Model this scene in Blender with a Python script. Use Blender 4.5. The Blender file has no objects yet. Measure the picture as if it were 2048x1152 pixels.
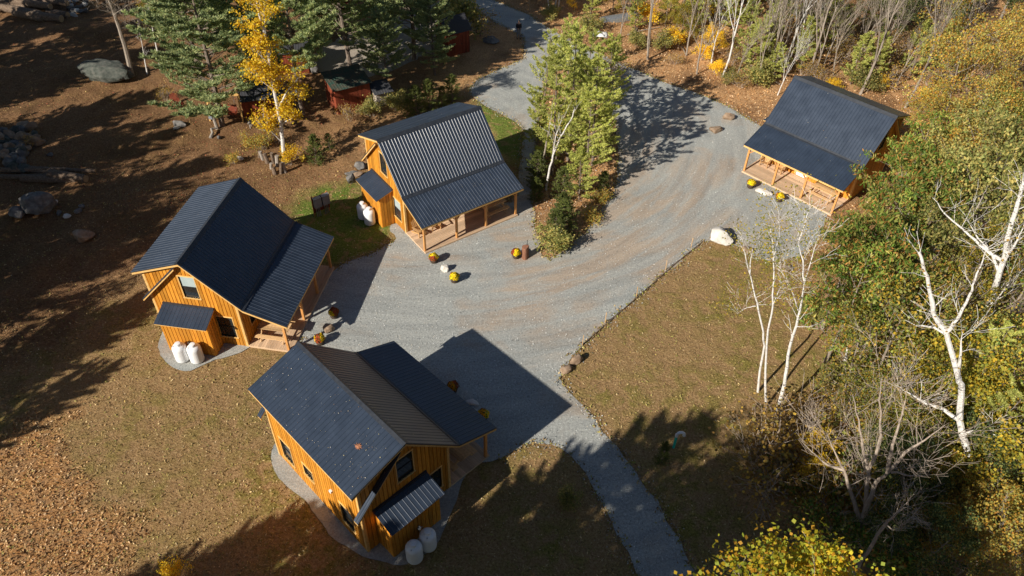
import bpy, bmesh, math, random
import numpy as np
from mathutils import Vector, Matrix, noise as mnoise

C = bpy.context.scene.collection
K = .88
# ------------------------------------------------------------------ camera
CAM_H, PITCH, ROLL, F = 36.8263*K, 0.741453, 0.0285509, 1529.112
cp, sp, cr, sr = math.cos(PITCH), math.sin(PITCH), math.cos(ROLL), math.sin(ROLL)
FW = np.array([0, cp, -sp]); RT = np.array([1., 0, 0]); UP = np.array([0, sp, cp])
R2 = cr*RT + sr*UP; U2 = -sr*RT + cr*UP
cam = bpy.data.objects.new('camera', bpy.data.cameras.new('camera'))
C.objects.link(cam)
cam.matrix_world = Matrix(((R2[0], U2[0], -FW[0], 0), (R2[1], U2[1], -FW[1], 0), (R2[2], U2[2], -FW[2], CAM_H), (0, 0, 0, 1)))
cam.data.sensor_width = 36; cam.data.lens = F*36/2048; cam.data.clip_end = 3000; cam.data.clip_start = .3
bpy.context.scene.camera = cam
# ------------------------------------------------------------------ sky, sun, exposure
SUN = Vector((-.630, -.591, .504)).normalized()
w = bpy.data.worlds.new('World'); bpy.context.scene.world = w; w.use_nodes = True
nt = w.node_tree; bg = nt.nodes['Background']; sky = nt.nodes.new('ShaderNodeTexSky')
sky.sky_type = 'NISHITA'; sky.sun_disc = False
sky.sun_elevation = math.asin(SUN.z); sky.sun_rotation = math.atan2(SUN.x, SUN.y) % (2*math.pi)
sky.air_density = .8; sky.dust_density = .3
nt.links.new(sky.outputs[0], bg.inputs[0]); bg.inputs[1].default_value = .05
sl = bpy.data.lights.new('sun', 'SUN'); sl.energy = 5.0; sl.angle = math.radians(.5); sl.color = (1, .93, .82)
so = bpy.data.objects.new('sun', sl); C.objects.link(so)
so.rotation_euler = SUN.to_track_quat('Z', 'Y').to_euler(); so.location = (-60, -60, 60)
vs = bpy.context.scene.view_settings
vs.view_transform = 'Standard'; vs.look = 'None'; vs.exposure = .48; vs.gamma = 1
bpy.context.scene.cycles.max_bounces = 6

def G(u, v, z=0.):                      # survey point of the photograph -> place at height z
    d = FW + R2*(u-1024)/F + U2*(576-v)/F
    t = (z-CAM_H)/d[2]
    return (float(t*d[0]), float(t*d[1]), z)

# ------------------------------------------------------------------ materials
def node_mat(name):
    m = bpy.data.materials.new(name); m.use_nodes = True
    return m, m.node_tree, m.node_tree.nodes['Principled BSDF']
def N(nt, t, **kw):
    n = nt.nodes.new(t)
    for k, v in kw.items(): setattr(n, k, v)
    return n
def tex_noise(nt, scale, detail=4, rough=.6, vec=None, dist=0):
    n = N(nt, 'ShaderNodeTexNoise'); n.inputs['Scale'].default_value = scale
    n.inputs['Detail'].default_value = detail; n.inputs['Roughness'].default_value = rough
    n.inputs['Distortion'].default_value = dist
    if vec is not None: nt.links.new(vec, n.inputs['Vector'])
    return n.outputs['Fac']
def ramp(nt, fac, stops):
    r = N(nt, 'ShaderNodeValToRGB'); e = r.color_ramp.elements
    while len(e) < len(stops): e.new(.5)
    for i, (p, c) in enumerate(stops):
        e[i].position = p; e[i].color = (*c, 1) if len(c) == 3 else c
    nt.links.new(fac, r.inputs[0]); return r.outputs['Color']
def mixc(nt, fac, a, b, mode='MIX'):
    m = N(nt, 'ShaderNodeMix', data_type='RGBA', blend_type=mode)
    for s, v in ((0, fac), (6, a), (7, b)):
        if hasattr(v, 'links') or hasattr(v, 'is_linked'): nt.links.new(v, m.inputs[s])
        else: m.inputs[s].default_value = v if s == 0 else (*v, 1)
    return m.outputs[2]
def objco(nt, scale=None, rot=0):
    t = N(nt, 'ShaderNodeTexCoord').outputs['Object']
    if scale or rot:
        if rot:
            r = N(nt, 'ShaderNodeVectorRotate', rotation_type='Z_AXIS'); r.inputs['Angle'].default_value = rot
            nt.links.new(t, r.inputs['Vector']); t = r.outputs[0]
        m = N(nt, 'ShaderNodeVectorMath', operation='MULTIPLY'); m.inputs[1].default_value = scale or (1, 1, 1)
        nt.links.new(t, m.inputs[0]); t = m.outputs[0]
    return t
def bump(nt, p, h, strength=.5, dist=.03):
    b = N(nt, 'ShaderNodeBump'); b.inputs['Strength'].default_value = strength; b.inputs['Distance'].default_value = dist
    nt.links.new(h, b.inputs['Height']); nt.links.new(b.outputs[0], p.inputs['Normal'])
def rgbrand(nt, col, amt):
    """colour varied from thing to thing"""
    r = N(nt, 'ShaderNodeObjectInfo').outputs['Random']
    h = N(nt, 'ShaderNodeHueSaturation'); nt.links.new(col, h.inputs['Color'])
    m = N(nt, 'ShaderNodeMapRange'); nt.links.new(r, m.inputs[0]); m.inputs[3].default_value = 1-amt; m.inputs[4].default_value = 1+amt
    nt.links.new(m.outputs[0], h.inputs['Value']); return h.outputs[0]

def mat_noise(name, c1, c2, scale=6, rough=.8, c3=None, bumps=.3, stretch=None, metallic=0, spec=.4, dist=.02):
    m, nt, p = node_mat(name)
    v = objco(nt, stretch) if stretch else objco(nt)
    f = tex_noise(nt, scale, 5, .65, v)
    st = [(.3, c1), (.7, c2)] if c3 is None else [(.28, c1), (.5, c2), (.72, c3)]
    nt.links.new(ramp(nt, f, st), p.inputs['Base Color'])
    p.inputs['Roughness'].default_value = rough; p.inputs['Metallic'].default_value = metallic
    p.inputs['Specular IOR Level'].default_value = spec
    if bumps: bump(nt, p, f, bumps, dist)
    return m
M = {}
def metal_roof(name, c, rough=.33):
    m, nt, p = node_mat(name)
    v = objco(nt, (1, 1, 1))
    f = tex_noise(nt, 1.3, 5, .6, v); f2 = tex_noise(nt, 40, 3, .6, v)
    col = ramp(nt, f, [(.3, tuple(x*.85 for x in c)), (.7, tuple(x*1.2 for x in c))])
    spots = ramp(nt, f2, [(.70, (0, 0, 0)), (.78, (1, 1, 1))])
    col = mixc(nt, spots, col, (.16, .14, .12))
    nt.links.new(col, p.inputs['Base Color'])
    rr = N(nt, 'ShaderNodeMapRange'); nt.links.new(f, rr.inputs[0]); rr.inputs[3].default_value = rough-.08; rr.inputs[4].default_value = rough+.1
    nt.links.new(rr.outputs[0], p.inputs['Roughness'])
    p.inputs['Specular IOR Level'].default_value = .5
    return m
M['roof'] = metal_roof('charcoal_metal_roofing', (.029, .041, .064))
M['flash'] = mat_noise('dark_flashing', (.02, .024, .032), (.04, .045, .055), 5, .45, bumps=0)
def wood_mat(name, ca, cb, cc, rough=.6, grain=(1.5, 9, 9), knots=True):
    m, nt, p = node_mat(name)
    g = N(nt, 'ShaderNodeNewGeometry').outputs['Random Per Island']
    v = objco(nt, grain)
    f = tex_noise(nt, 3, 5, .65, v, .6)
    col = ramp(nt, f, [(.28, ca), (.52, cb), (.75, cc)])
    hs = N(nt, 'ShaderNodeHueSaturation'); nt.links.new(col, hs.inputs['Color'])
    mr = N(nt, 'ShaderNodeMapRange'); nt.links.new(g, mr.inputs[0]); mr.inputs[3].default_value = .72; mr.inputs[4].default_value = 1.22
    nt.links.new(mr.outputs[0], hs.inputs['Value'])
    nt.links.new(hs.outputs[0], p.inputs['Base Color']); p.inputs['Roughness'].default_value = rough
    p.inputs['Specular IOR Level'].default_value = .3
    bump(nt, p, f, .25, .01)
    return m
M['siding'] = wood_mat('golden_stained_siding', (.38, .145, .014), (.56, .235, .024), (.66, .31, .045), grain=(6, 6, .8))
M['trim'] = wood_mat('golden_trim_wood', (.54, .31, .09), (.68, .42, .15), (.76, .51, .22), grain=(3, 3, 3))
M['post'] = wood_mat('cedar_post_wood', (.40, .17, .05), (.52, .25, .08), (.60, .33, .13), grain=(9, 9, 1))
M['deck'] = wood_mat('pale_deck_boards', (.46, .31, .18), (.60, .42, .27), (.70, .52, .36), .75, grain=(.8, 9, 9))
M['furn'] = wood_mat('pale_pine_furniture', (.46, .28, .12), (.58, .37, .18), (.66, .45, .24), grain=(4, 4, 4))
M['chair'] = wood_mat('stained_chair_wood', (.38, .2, .08), (.50, .29, .12), (.6, .38, .18), grain=(4, 4, 4))
M['greywood'] = wood_mat('weathered_grey_wood', (.20, .17, .14), (.32, .28, .24), (.42, .38, .33), .9, grain=(3, 3, 3))
M['redwood'] = wood_mat('red_stained_boards', (.13, .025, .013), (.21, .045, .02), (.28, .075, .035), .7, grain=(6, 6, .8))
M['logbark'] = mat_noise('log_bark', (.05, .035, .025), (.16, .11, .075), 9, .95, (.24, .19, .14), bumps=.8)
M['logend'] = mat_noise('cut_log_end', (.36, .24, .13), (.5, .36, .22), 14, .9, bumps=.2)
M['greenroof'] = mat_noise('green_metal_roof', (.015, .07, .055), (.05, .06, .045), 2.2, .7, (.13, .08, .05), bumps=0)
M['darkroof'] = mat_noise('dark_shingles', (.03, .032, .038), (.065, .065, .072), 20, .8, bumps=.4)
M['white'] = mat_noise('white_tank_paint', (.74, .75, .76), (.82, .83, .84), 5, .35, bumps=0)
M['whitepaint'] = mat_noise('white_door_paint', (.7, .71, .72), (.8, .8, .8), 4, .4, bumps=0)
M['steel'] = mat_noise('galvanised_steel', (.3, .32, .34), (.5, .52, .54), 9, .4, metallic=.7, bumps=.1)
M['black'] = mat_noise('black_metal', (.012, .012, .013), (.03, .03, .03), 6, .5, bumps=0)
M['glass'] = mat_noise('dark_window_glass', (.008, .011, .014), (.02, .026, .03), .7, .06, bumps=0, spec=.8)
M['blind'] = mat_noise('pale_window_blind', (.34, .42, .42), (.42, .5, .5), 3, .25, bumps=0)
M['boxgrey'] = mat_noise('grey_meter_box', (.16, .18, .21), (.26, .28, .31), 3, .4, bumps=0)
M['sash'] = mat_noise('white_sash', (.6, .6, .58), (.72, .72, .7), 3, .5, bumps=0)
M['barrel'] = wood_mat('dark_barrel_wood', (.05, .03, .02), (.10, .065, .04), (.16, .11, .07), .8, grain=(8, 8, 1))
M['soil'] = mat_noise('potting_soil', (.02, .015, .01), (.05, .035, .025), 30, .95)
M['stump'] = wood_mat('rusty_brown_stump', (.12, .05, .03), (.22, .10, .06), (.30, .16, .10), .85, grain=(9, 9, 1))
M['greenpipe'] = mat_noise('green_pipe_plastic', (.02, .50, .38), (.03, .58, .45), 6, .4, bumps=0)
M['dish'] = mat_noise('silver_dish', (.5, .53, .58), (.66, .68, .72), 3, .3, bumps=0)
M['tarp'] = mat_noise('white_tarp', (.6, .6, .6), (.8, .8, .8), 3, .6, bumps=.6, dist=.1)
def rock_mat(name, a, b, c):
    return mat_noise(name, a, b, 2.5, .9, c, bumps=.9, dist=.08)
M['rock_white'] = rock_mat('white_rock', (.48, .44, .38), (.62, .58, .52), (.74, .71, .66))
M['rock_tan'] = rock_mat('tan_rock', (.16, .10, .06), (.30, .21, .14), (.42, .33, .25))
M['rock_grey'] = rock_mat('grey_rock', (.07, .068, .065), (.16, .15, .14), (.27, .255, .235))
M['rock_green'] = rock_mat('mossy_grey_rock', (.03, .038, .03), (.08, .088, .075), (.15, .14, .12))

def bark_mat(name, a, b, c, spots=None):
    m, nt, p = node_mat(name)
    v = objco(nt, (3, 3, 1)); f = tex_noise(nt, 4, 5, .7, v)
    col = ramp(nt, f, [(.3, a), (.52, b), (.75, c)])
    if spots:
        v2 = objco(nt, (2, 2, 9)); f2 = tex_noise(nt, 1.6, 3, .6, v2)
        col = mixc(nt, ramp(nt, f2, [(.60, (0, 0, 0)), (.66, (1, 1, 1))]), col, spots)
    nt.links.new(col, p.inputs['Base Color']); p.inputs['Roughness'].default_value = .85
    p.inputs['Specular IOR Level'].default_value = .2; bump(nt, p, f, .5, .02); return m
M['birchbark'] = bark_mat('white_birch_bark', (.46, .42, .38), (.66, .63, .59), (.80, .78, .75), (.10, .08, .07))
M['greybark'] = bark_mat('grey_bark', (.16, .13, .10), (.30, .25, .20), (.42, .37, .31))
M['pinebark'] = bark_mat('brown_pine_bark', (.09, .065, .05), (.19, .15, .12), (.30, .25, .2))
M['twigbark'] = bark_mat('pale_twig_bark', (.26, .2, .15), (.38, .31, .25), (.48, .42, .35))

def leaf_mat(name, trans=.35, rough=.6, var=.15):
    m, nt, p = node_mat(name)
    a = N(nt, 'ShaderNodeAttribute', attribute_name='tint').outputs['Color']
    col = rgbrand(nt, a, var)
    nt.links.new(col, p.inputs['Base Color']); p.inputs['Roughness'].default_value = rough
    p.inputs['Specular IOR Level'].default_value = .25
    tr = N(nt, 'ShaderNodeBsdfTranslucent'); nt.links.new(col, tr.inputs['Color'])
    mx = N(nt, 'ShaderNodeMixShader'); mx.inputs[0].default_value = trans
    nt.links.new(p.outputs[0], mx.inputs[1]); nt.links.new(tr.outputs[0], mx.inputs[2])
    nt.links.new(mx.outputs[0], nt.nodes['Material Output'].inputs[0]); return m
M['leaf'] = leaf_mat('leaves', .42, .6, .28); M['needle'] = leaf_mat('needles', .42, .6, .15); M['litter'] = leaf_mat('fallen_leaf', .1, .8, 0)

# ------------------------------------------------------------------ tagging
def tag(o, label=None, cat=None, group=None, kind=None):
    if label: o['label'] = label
    if cat: o['category'] = cat
    if group: o['group'] = group
    if kind: o['kind'] = kind
    return o
def empty(name, loc, rz=0, label=None, cat=None, group=None, scale=1):
    o = bpy.data.objects.new(name, None); C.objects.link(o); o.empty_display_size = .3
    o.location = loc; o.rotation_euler = (0, 0, rz); o.scale = (scale,)*3 if not isinstance(scale, tuple) else scale
    return tag(o, label, cat, group)
def link_mesh(name, me, mat, parent=None, loc=None):
    o = bpy.data.objects.new(name, me); C.objects.link(o)
    for m in (mat if isinstance(mat, (list, tuple)) else [mat]): me.materials.append(m)
    if parent: o.parent = parent
    if loc is not None: o.location = loc
    return o
KIDS = {}
def copy_tree(o, loc, rz, scale=1, label=None, group=None, parent=None):
    c = o.copy(); C.objects.link(c)
    if parent is None:
        c.location = loc; c.rotation_euler = (0, 0, rz); c.scale = (scale,)*3 if not isinstance(scale, tuple) else scale
        if label: c['label'] = label
        if group: c['group'] = group
    else: c.parent = parent
    for ch in o.children: copy_tree(ch, None, None, parent=c)
    return c

class MB:
    def __init__(s, off=(0, 0, 0)): s.v = []; s.f = []; s.mi = []; s.off = off; s.m = 0
    def add(s, vs, fs):
        b = len(s.v); o = s.off
        s.v += [(x+o[0], y+o[1], z+o[2]) for x, y, z in vs]
        s.f += [tuple(i+b for i in f) for f in fs]; s.mi += [s.m]*len(fs)
    def box(s, x0, x1, y0, y1, z0, z1):
        s.add([(x0, y0, z0), (x1, y0, z0), (x1, y1, z0), (x0, y1, z0), (x0, y0, z1), (x1, y0, z1), (x1, y1, z1), (x0, y1, z1)],
              [(3, 2, 1, 0), (4, 5, 6, 7), (0, 1, 5, 4), (1, 2, 6, 5), (2, 3, 7, 6), (3, 0, 4, 7)])
    def hexa(s, p):                     # eight points, bottom four then top four
        s.add(p, [(3, 2, 1, 0), (4, 5, 6, 7), (0, 1, 5, 4), (1, 2, 6, 5), (2, 3, 7, 6), (3, 0, 4, 7)])
    def bar(s, a, b, wx, wz, up=(0, 0, 1)):
        a = Vector(a); b = Vector(b); d = (b-a).normalized(); u = Vector(up)
        if abs(d.dot(u)) > .98: u = Vector((1, 0, 0))
        r = d.cross(u).normalized(); u = r.cross(d)
        r = r*wx/2; u = u*wz/2
        s.hexa([tuple(p) for p in (a-r-u, a+r-u, b+r-u, b-r-u, a-r+u, a+r+u, b+r+u, b-r+u)])
    def lathe(s, prof, n=16, c=(0, 0, 0), cap=True):
        vs = []; fs = []
        for r, z in prof:
            for k in range(n):
                a = 2*math.pi*k/n; vs.append((c[0]+r*math.cos(a), c[1]+r*math.sin(a), c[2]+z))
        for i in range(len(prof)-1):
            for k in range(n):
                fs.append((i*n+k, i*n+(k+1) % n, (i+1)*n+(k+1) % n, (i+1)*n+k))
        if cap: fs.append(tuple(range(n))[::-1]); fs.append(tuple(range((len(prof)-1)*n, len(prof)*n)))
        s.add(vs, fs)
    def tube(s, pts, rad, n=6):
        pts = [Vector(p) for p in pts]; vs = []; fs = []
        ref = Vector((.31, .17, .93)) if abs((pts[-1]-pts[0]).normalized().z) < .8 else Vector((1, .1, 0))
        for i, p in enumerate(pts):
            d = (pts[min(i+1, len(pts)-1)]-pts[max(i-1, 0)]).normalized()
            a = d.cross(ref).normalized(); b = d.cross(a); r = rad[i] if hasattr(rad, '__len__') else rad
            for k in range(n):
                t = 2*math.pi*k/n; vs.append(tuple(p+(a*math.cos(t)+b*math.sin(t))*r))
        for i in range(len(pts)-1):
            for k in range(n): fs.append((i*n+k, i*n+(k+1) % n, (i+1)*n+(k+1) % n, (i+1)*n+k))
        fs.append(tuple(range(n))); fs.append(tuple(range((len(pts)-1)*n, len(pts)*n))[::-1])
        s.add(vs, fs)
    def build(s, name, mat, parent=None, loc=None, smooth=False, bevel=0):
        me = bpy.data.meshes.new(name); me.from_pydata(s.v, [], s.f)
        if any(s.mi): me.polygons.foreach_set('material_index', s.mi)
        bm = bmesh.new(); bm.from_mesh(me); bmesh.ops.recalc_face_normals(bm, faces=bm.faces)
        if bevel:
            es = [e for e in bm.edges if len(e.link_faces) == 2 and e.calc_face_angle(0) > .7]
            bmesh.ops.bevel(bm, geom=es, offset=bevel, segments=1, affect='EDGES')
        bm.to_mesh(me); bm.free()
        if smooth:
            me.polygons.foreach_set('use_smooth', [True]*len(me.polygons))
            me.set_sharp_from_angle(angle=math.radians(40))
        return link_mesh(name, me, mat, parent, loc)

def np_mesh(name, V, Fq, cols=None):
    """V (n,3), Fq (m,k) faces of k corners, cols (m,3) tint per face"""
    me = bpy.data.meshes.new(name); n, k = Fq.shape
    me.vertices.add(len(V)); me.vertices.foreach_set('co', np.asarray(V, np.float32).ravel())
    me.loops.add(n*k); me.loops.foreach_set('vertex_index', Fq.astype(np.int32).ravel())
    me.polygons.add(n); me.polygons.foreach_set('loop_start', np.arange(0, n*k, k, dtype=np.int32))
    me.polygons.foreach_set('loop_total', np.full(n, k, np.int32))
    if cols is not None:
        at = me.color_attributes.new('tint', 'FLOAT_COLOR', 'CORNER')
        c = np.ones((n*k, 4), np.float32); c[:, :3] = np.repeat(cols, k, axis=0)
        at.data.foreach_set('color', c.ravel())
    me.update(); me.validate(); return me

# ------------------------------------------------------------------ ground plan
def spline(pts, step=.5, jit=.0, seed=0, f=.8):
    """resample a closed outline and roughen it"""
    out = []; n = len(pts)
    for i in range(n):
        a = np.array(pts[i][:2]); b = np.array(pts[(i+1) % n][:2]); L = np.linalg.norm(b-a); m = max(1, int(L/step))
        for k in range(m):
            p = a+(b-a)*k/m; out.append(p)
    out = np.array(out)
    # chaikin-like smoothing
    for _ in range(3): out = (np.roll(out, 1, 0)+2*out+np.roll(out, -1, 0))/4
    if jit:
        for i, p in enumerate(out):
            out[i] += jit*np.array([mnoise.noise(Vector((p[0]*f, p[1]*f, seed))), mnoise.noise(Vector((p[0]*f, p[1]*f, seed+9.))) ])
            out[i] += .35*jit*np.array([mnoise.noise(Vector((p[0]*4, p[1]*4, seed+3))), mnoise.noise(Vector((p[0]*4, p[1]*4, seed+5.))) ])
    return out
def poly_sdf(P, poly):
    """signed distance of points P (n,2) to polygon (inside negative)"""
    d = np.full(len(P), 1e9); ins = np.zeros(len(P), bool); n = len(poly)
    for i in range(n):
        a = poly[i]; b = poly[(i+1) % n]; ab = b-a; L = ab@ab+1e-12
        t = np.clip(((P-a)@ab)/L, 0, 1); q = P-a-t[:, None]*ab
        d = np.minimum(d, (q*q).sum(1))
        c = ((a[1] > P[:, 1]) != (b[1] > P[:, 1]))
        with np.errstate(divide='ignore', invalid='ignore'):
            xi = (b[0]-a[0])*(P[:, 1]-a[1])/(b[1]-a[1]+1e-20)+a[0]
        ins ^= c & (P[:, 0] < xi)
    return np.where(ins, -np.sqrt(d), np.sqrt(d))
def px(l): return [G(*p)[:2] for p in l]
DRIVE = px([(1300, 1200), (1280, 1150), (1252, 1100), (1220, 1045), (1190, 985), (1158, 930), (1124, 898), (1085, 880), (1040, 890), (1005, 912), (960, 935), (880, 900),
            (760, 780), (640, 700), (590, 700), (640, 560), (672, 536), (709, 519), (764, 497), (802, 479), (772, 457), (776, 448), (800, 440),
            (850, 470), (1030, 400), (1040, 350), (1044, 300), (1048, 255), (1022, 240), (990, 222), (960, 205), (935, 188), (945, 165), (995, 140), (1048, 118), (1050, 95), (1042, 70), (990, 45),
            (960, 28), (915, -10), (900, -60), (940, -120), (1010, -60), (960, -20), (985, 0), (1060, 30), (1095, 55), (1160, 92), (1240, 125), (1330, 165), (1430, 200), (1500, 240), (1530, 258), (1545, 320),
            (1660, 420), (1650, 445), (1640, 480), (1600, 515), (1545, 527), (1490, 500), (1445, 478), (1405, 483), (1220, 640), (1165, 688), (1118, 745), (1130, 775), (1182, 830),
            (1220, 880), (1262, 930), (1312, 1001), (1348, 1060), (1390, 1145), (1420, 1200)])
ISLAND = px([(1090, 522), (1110, 515), (1160, 478), (1200, 425), (1232, 370), (1240, 300), (1225, 240), (1190, 180), (1150, 140), (1112, 130), (1090, 160), (1078, 220), (1070, 300), (1066, 380), (1068, 440)])
PAD_A = px([(330, 650), (312, 685), (325, 710), (340, 738), (370, 745), (395, 740), (430, 718), (470, 712), (497, 700), (520, 680), (480, 640), (400, 600)])
PAD_D = px([(548, 880), (536, 905), (545, 940), (575, 975), (610, 1000), (640, 1040), (680, 1085), (715, 1110), (760, 1118), (800, 1130), (860, 1112), (880, 1075), (915, 1000), (945, 905), (800, 900), (640, 850)])
YARD = px([(990, 45), (960, 28), (915, -10), (860, 10), (760, 40), (650, 90), (600, 130), (690, 158), (780, 145), (860, 108), (930, 66)])
drive = spline(DRIVE, .5, .22, 1); island = spline(ISLAND, .4, .3, 2); pad_a = spline(PAD_A, .3, .2, 3); pad_d = spline(PAD_D, .3, .2, 4); yard = spline(YARD, .5, .5, 5)
CHIPS = np.array(px([(-80, 900), (60, 830), (115, 850), (125, 900), (160, 960), (200, 1050), (260, 1152), (280, 1250), (-200, 1250)]))
LAWN = np.array(px([(-150, 860), (100, 760), (250, 660), (310, 600), (500, 690), (700, 720), (1118, 745), (1405, 483), (1560, 520), (1600, 640), (1700, 760), (1520, 800), (1500, 900), (1450, 1000), (1440, 1300), (-200, 1300)]))
GREEN = [np.array(px(l)) for l in ([(590, 425), (640, 385), (700, 370), (765, 400), (790, 440), (770, 480), (680, 530), (650, 520), (600, 470)],
                                   [(955, 185), (1000, 222), (1046, 246), (1050, 330), (1000, 300), (975, 250)])]
PADS = []
def cabin_T(name):
    cb = {'A': (-19.8343, 33.8948, 1.4351), 'B': (-10.1587, 48.1127, .634066), 'D': (-4.7921, 21.5491, 2.368186), 'C': (23.3627, 60.1695, -.783212)}[name]
    return cb[0]*K, cb[1]*K, cb[2]
def loc2w(name, x, y, z=0):
    X, Y, a = cabin_T(name); c, s = math.cos(a), math.sin(a)
    return (X+c*x-s*y, Y+s*x+c*y, z)

def fbm(x, y, f, s=0, o=4):
    return mnoise.fractal(Vector((x*f, y*f, s)), .9, 2.1, o)
_hc = {}
def amp_raw(P):
    """how rough the land is at points P"""
    d = np.minimum.reduce([poly_sdf(P, drive[::2]), poly_sdf(P, pad_a), poly_sdf(P, pad_d), poly_sdf(P, yard[::2])])
    lw = poly_sdf(P, LAWN)
    for nme in 'ABDC':
        c = np.array(loc2w(nme, 3.6, -1.2)[:2]); d = np.minimum(d, np.hypot(*(P-c).T)-6.3)
    isl = -poly_sdf(P, island)
    d = np.where(isl > 0, isl, d)
    a = np.clip(d/5, 0, 1)
    a = np.where(lw < 0, a*.12, a*np.clip(.12+lw/6, 0, 1))
    a = np.where(isl > 0, np.minimum(a, .3), a)
    return a, d
def height_at(x, y):
    k = (round(x, 2), round(y, 2))
    if k not in _hc:
        a, d = amp_raw(np.array([[x, y]])); _hc[k] = hfun(x, y, float(a[0]))
    return _hc[k]
def hfun(x, y, a):
    if a <= 0: return 0.
    rough = 1.0 if x < -10 else .6
    return a*(rough*.35*(fbm(x, y, .22)+.25)+.10*rough*fbm(x, y, 1.1, 7, 3))

def build_ground():
    def axis(lo, hi, st, far):
        core = np.arange(lo, hi, st); o = []; g = st
        v = hi
        while v < far: g *= 1.35; v += g; o.append(v)
        l = []; g = st; v = lo
        while v > -far: g *= 1.35; v -= g; l.append(v)
        return np.array(l[::-1]+list(core)+o)
    X = axis(-62, 62, .34, 900); Y = axis(8, 100, .34, 900)
    nx, ny = len(X), len(Y); gx, gy = np.meshgrid(X, Y); P = np.stack([gx.ravel(), gy.ravel()], 1)
    core = (abs(P[:, 0]) < 75) & (P[:, 1] > -10) & (P[:, 1] < 115)
    a = np.full(len(P), 1.); d = np.full(len(P), 50.)
    a[core], d[core] = amp_raw(P[core])
    Z = np.array([hfun(p[0], p[1], aa) if c else 0 for p, aa, c in zip(P, a, core)])
    # masks: r green, g leaf litter, b chips
    col = np.zeros((len(P), 4), np.float32); col[:, 3] = 1
    lw = np.full(len(P), 30.); lw[core] = poly_sdf(P[core], LAWN)
    ch = np.full(len(P), 30.); ch[core] = poly_sdf(P[core], CHIPS)
    gr = np.full(len(P), 30.)
    for g in GREEN: gr[core] = np.minimum(gr[core], poly_sdf(P[core], g))
    isl = np.full(len(P), -9.); isl[core] = -poly_sdf(P[core], island)
    nz = np.array([fbm(p[0], p[1], .35, 3) if c else 0 for p, c in zip(P, core)])
    col[:, 0] = np.clip(.5-(gr-.6+nz)/1.6, 0, 1)
    right = np.clip((P[:, 0]+.25*P[:, 1]-5)/10, 0, 1)        # oak and pine litter under the woods
    col[:, 1] = np.clip((lw+nz*3)/4, 0, 1)*np.where(P[:, 0] < -8, .85, .35+.65*right)
    col[:, 1] = np.where(isl > -.5, 1, col[:, 1])
    col[:, 1] *= 1-.9*np.clip(.5-(gr-.6+nz)/1.6, 0, 1)
    col[:, 2] = np.clip(.5-(ch+nz*3.2)/2.4, 0, 1)
    inside = d < 0
    Z[inside] = -.03
    V = np.stack([P[:, 0], P[:, 1], Z], 1)
    i = np.arange((ny-1)*(nx-1)); r = i//(nx-1)*nx+i % (nx-1)
    Fq = np.stack([r, r+1, r+nx+1, r+nx], 1)
    me = np_mesh('ground', V, Fq)
    at = me.color_attributes.new('cover', 'FLOAT_COLOR', 'POINT'); at.data.foreach_set('color', col.ravel())
    me.polygons.foreach_set('use_smooth', [True]*len(me.polygons))
    m, nt, p = node_mat('autumn_ground')
    at = N(nt, 'ShaderNodeAttribute', attribute_name='cover').outputs['Color']
    sep = N(nt, 'ShaderNodeSeparateColor'); nt.links.new(at, sep.inputs[0])
    co = objco(nt)
    big = tex_noise(nt, .16, 4, .6, co); mid = tex_noise(nt, 1.1, 5, .65, co, .4); fine = tex_noise(nt, 9, 6, .75, co, .8); vf = tex_noise(nt, 26, 3, .7, co)
    lawn = ramp(nt, fine, [(.30, (.17, .098, .036)), (.5, (.35, .22, .105)), (.68, (.54, .37, .19))])
    grs = ramp(nt, fine, [(.32, (.06, .07, .014)), (.52, (.25, .205, .05)), (.70, (.40, .36, .10))])
    patch = ramp(nt, mid, [(.42, (0, 0, 0)), (.58, (1, 1, 1))])
    bigp = ramp(nt, big, [(.42, (.1, .1, .1)), (.62, (1, 1, 1))])
    c1 = mixc(nt, mixc(nt, 1., patch, bigp, 'MULTIPLY'), lawn, grs)
    gg = ramp(nt, fine, [(.3, (.035, .065, .012)), (.52, (.13, .21, .03)), (.72, (.27, .33, .07))])
    gfac = mixc(nt, 1., sep.outputs[0], ramp(nt, mid, [(.36, (.1, .1, .1)), (.5, (1, 1, 1))]), 'MULTIPLY')
    c1 = mixc(nt, gfac, c1, gg)
    lit = ramp(nt, fine, [(.30, (.22, .10, .045)), (.5, (.58, .33, .15)), (.68, (.82, .56, .32))])
    dirt = mixc(nt, ramp(nt, fine, [(.35, (.25, .25, .25)), (.62, (1, 1, 1))]), (.055, .026, .013), ramp(nt, mid, [(.35, (.13, .062, .030)), (.6, (.31, .18, .095))]))
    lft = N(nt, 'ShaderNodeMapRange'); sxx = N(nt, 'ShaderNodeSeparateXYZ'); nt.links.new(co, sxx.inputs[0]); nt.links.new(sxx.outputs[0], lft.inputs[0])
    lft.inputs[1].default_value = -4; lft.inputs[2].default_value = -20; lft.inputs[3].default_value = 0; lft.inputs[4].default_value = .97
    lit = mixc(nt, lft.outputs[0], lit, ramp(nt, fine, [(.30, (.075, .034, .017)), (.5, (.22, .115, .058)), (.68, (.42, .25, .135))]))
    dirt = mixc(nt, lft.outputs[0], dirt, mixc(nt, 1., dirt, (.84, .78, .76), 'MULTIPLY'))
    lit2 = mixc(nt, ramp(nt, big, [(.42, (0, 0, 0)), (.62, (.7, .7, .7))]), lit, dirt)
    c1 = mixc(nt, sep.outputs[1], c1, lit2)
    chp = ramp(nt, fine, [(.30, (.22, .09, .03)), (.5, (.50, .26, .10)), (.70, (.72, .44, .20))])
    chp = mixc(nt, ramp(nt, mid, [(.45, (0, 0, 0)), (.62, (.6, .6, .6))]), chp, ramp(nt, vf, [(.3, (.15, .085, .045)), (.7, (.50, .33, .19))]))
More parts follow.
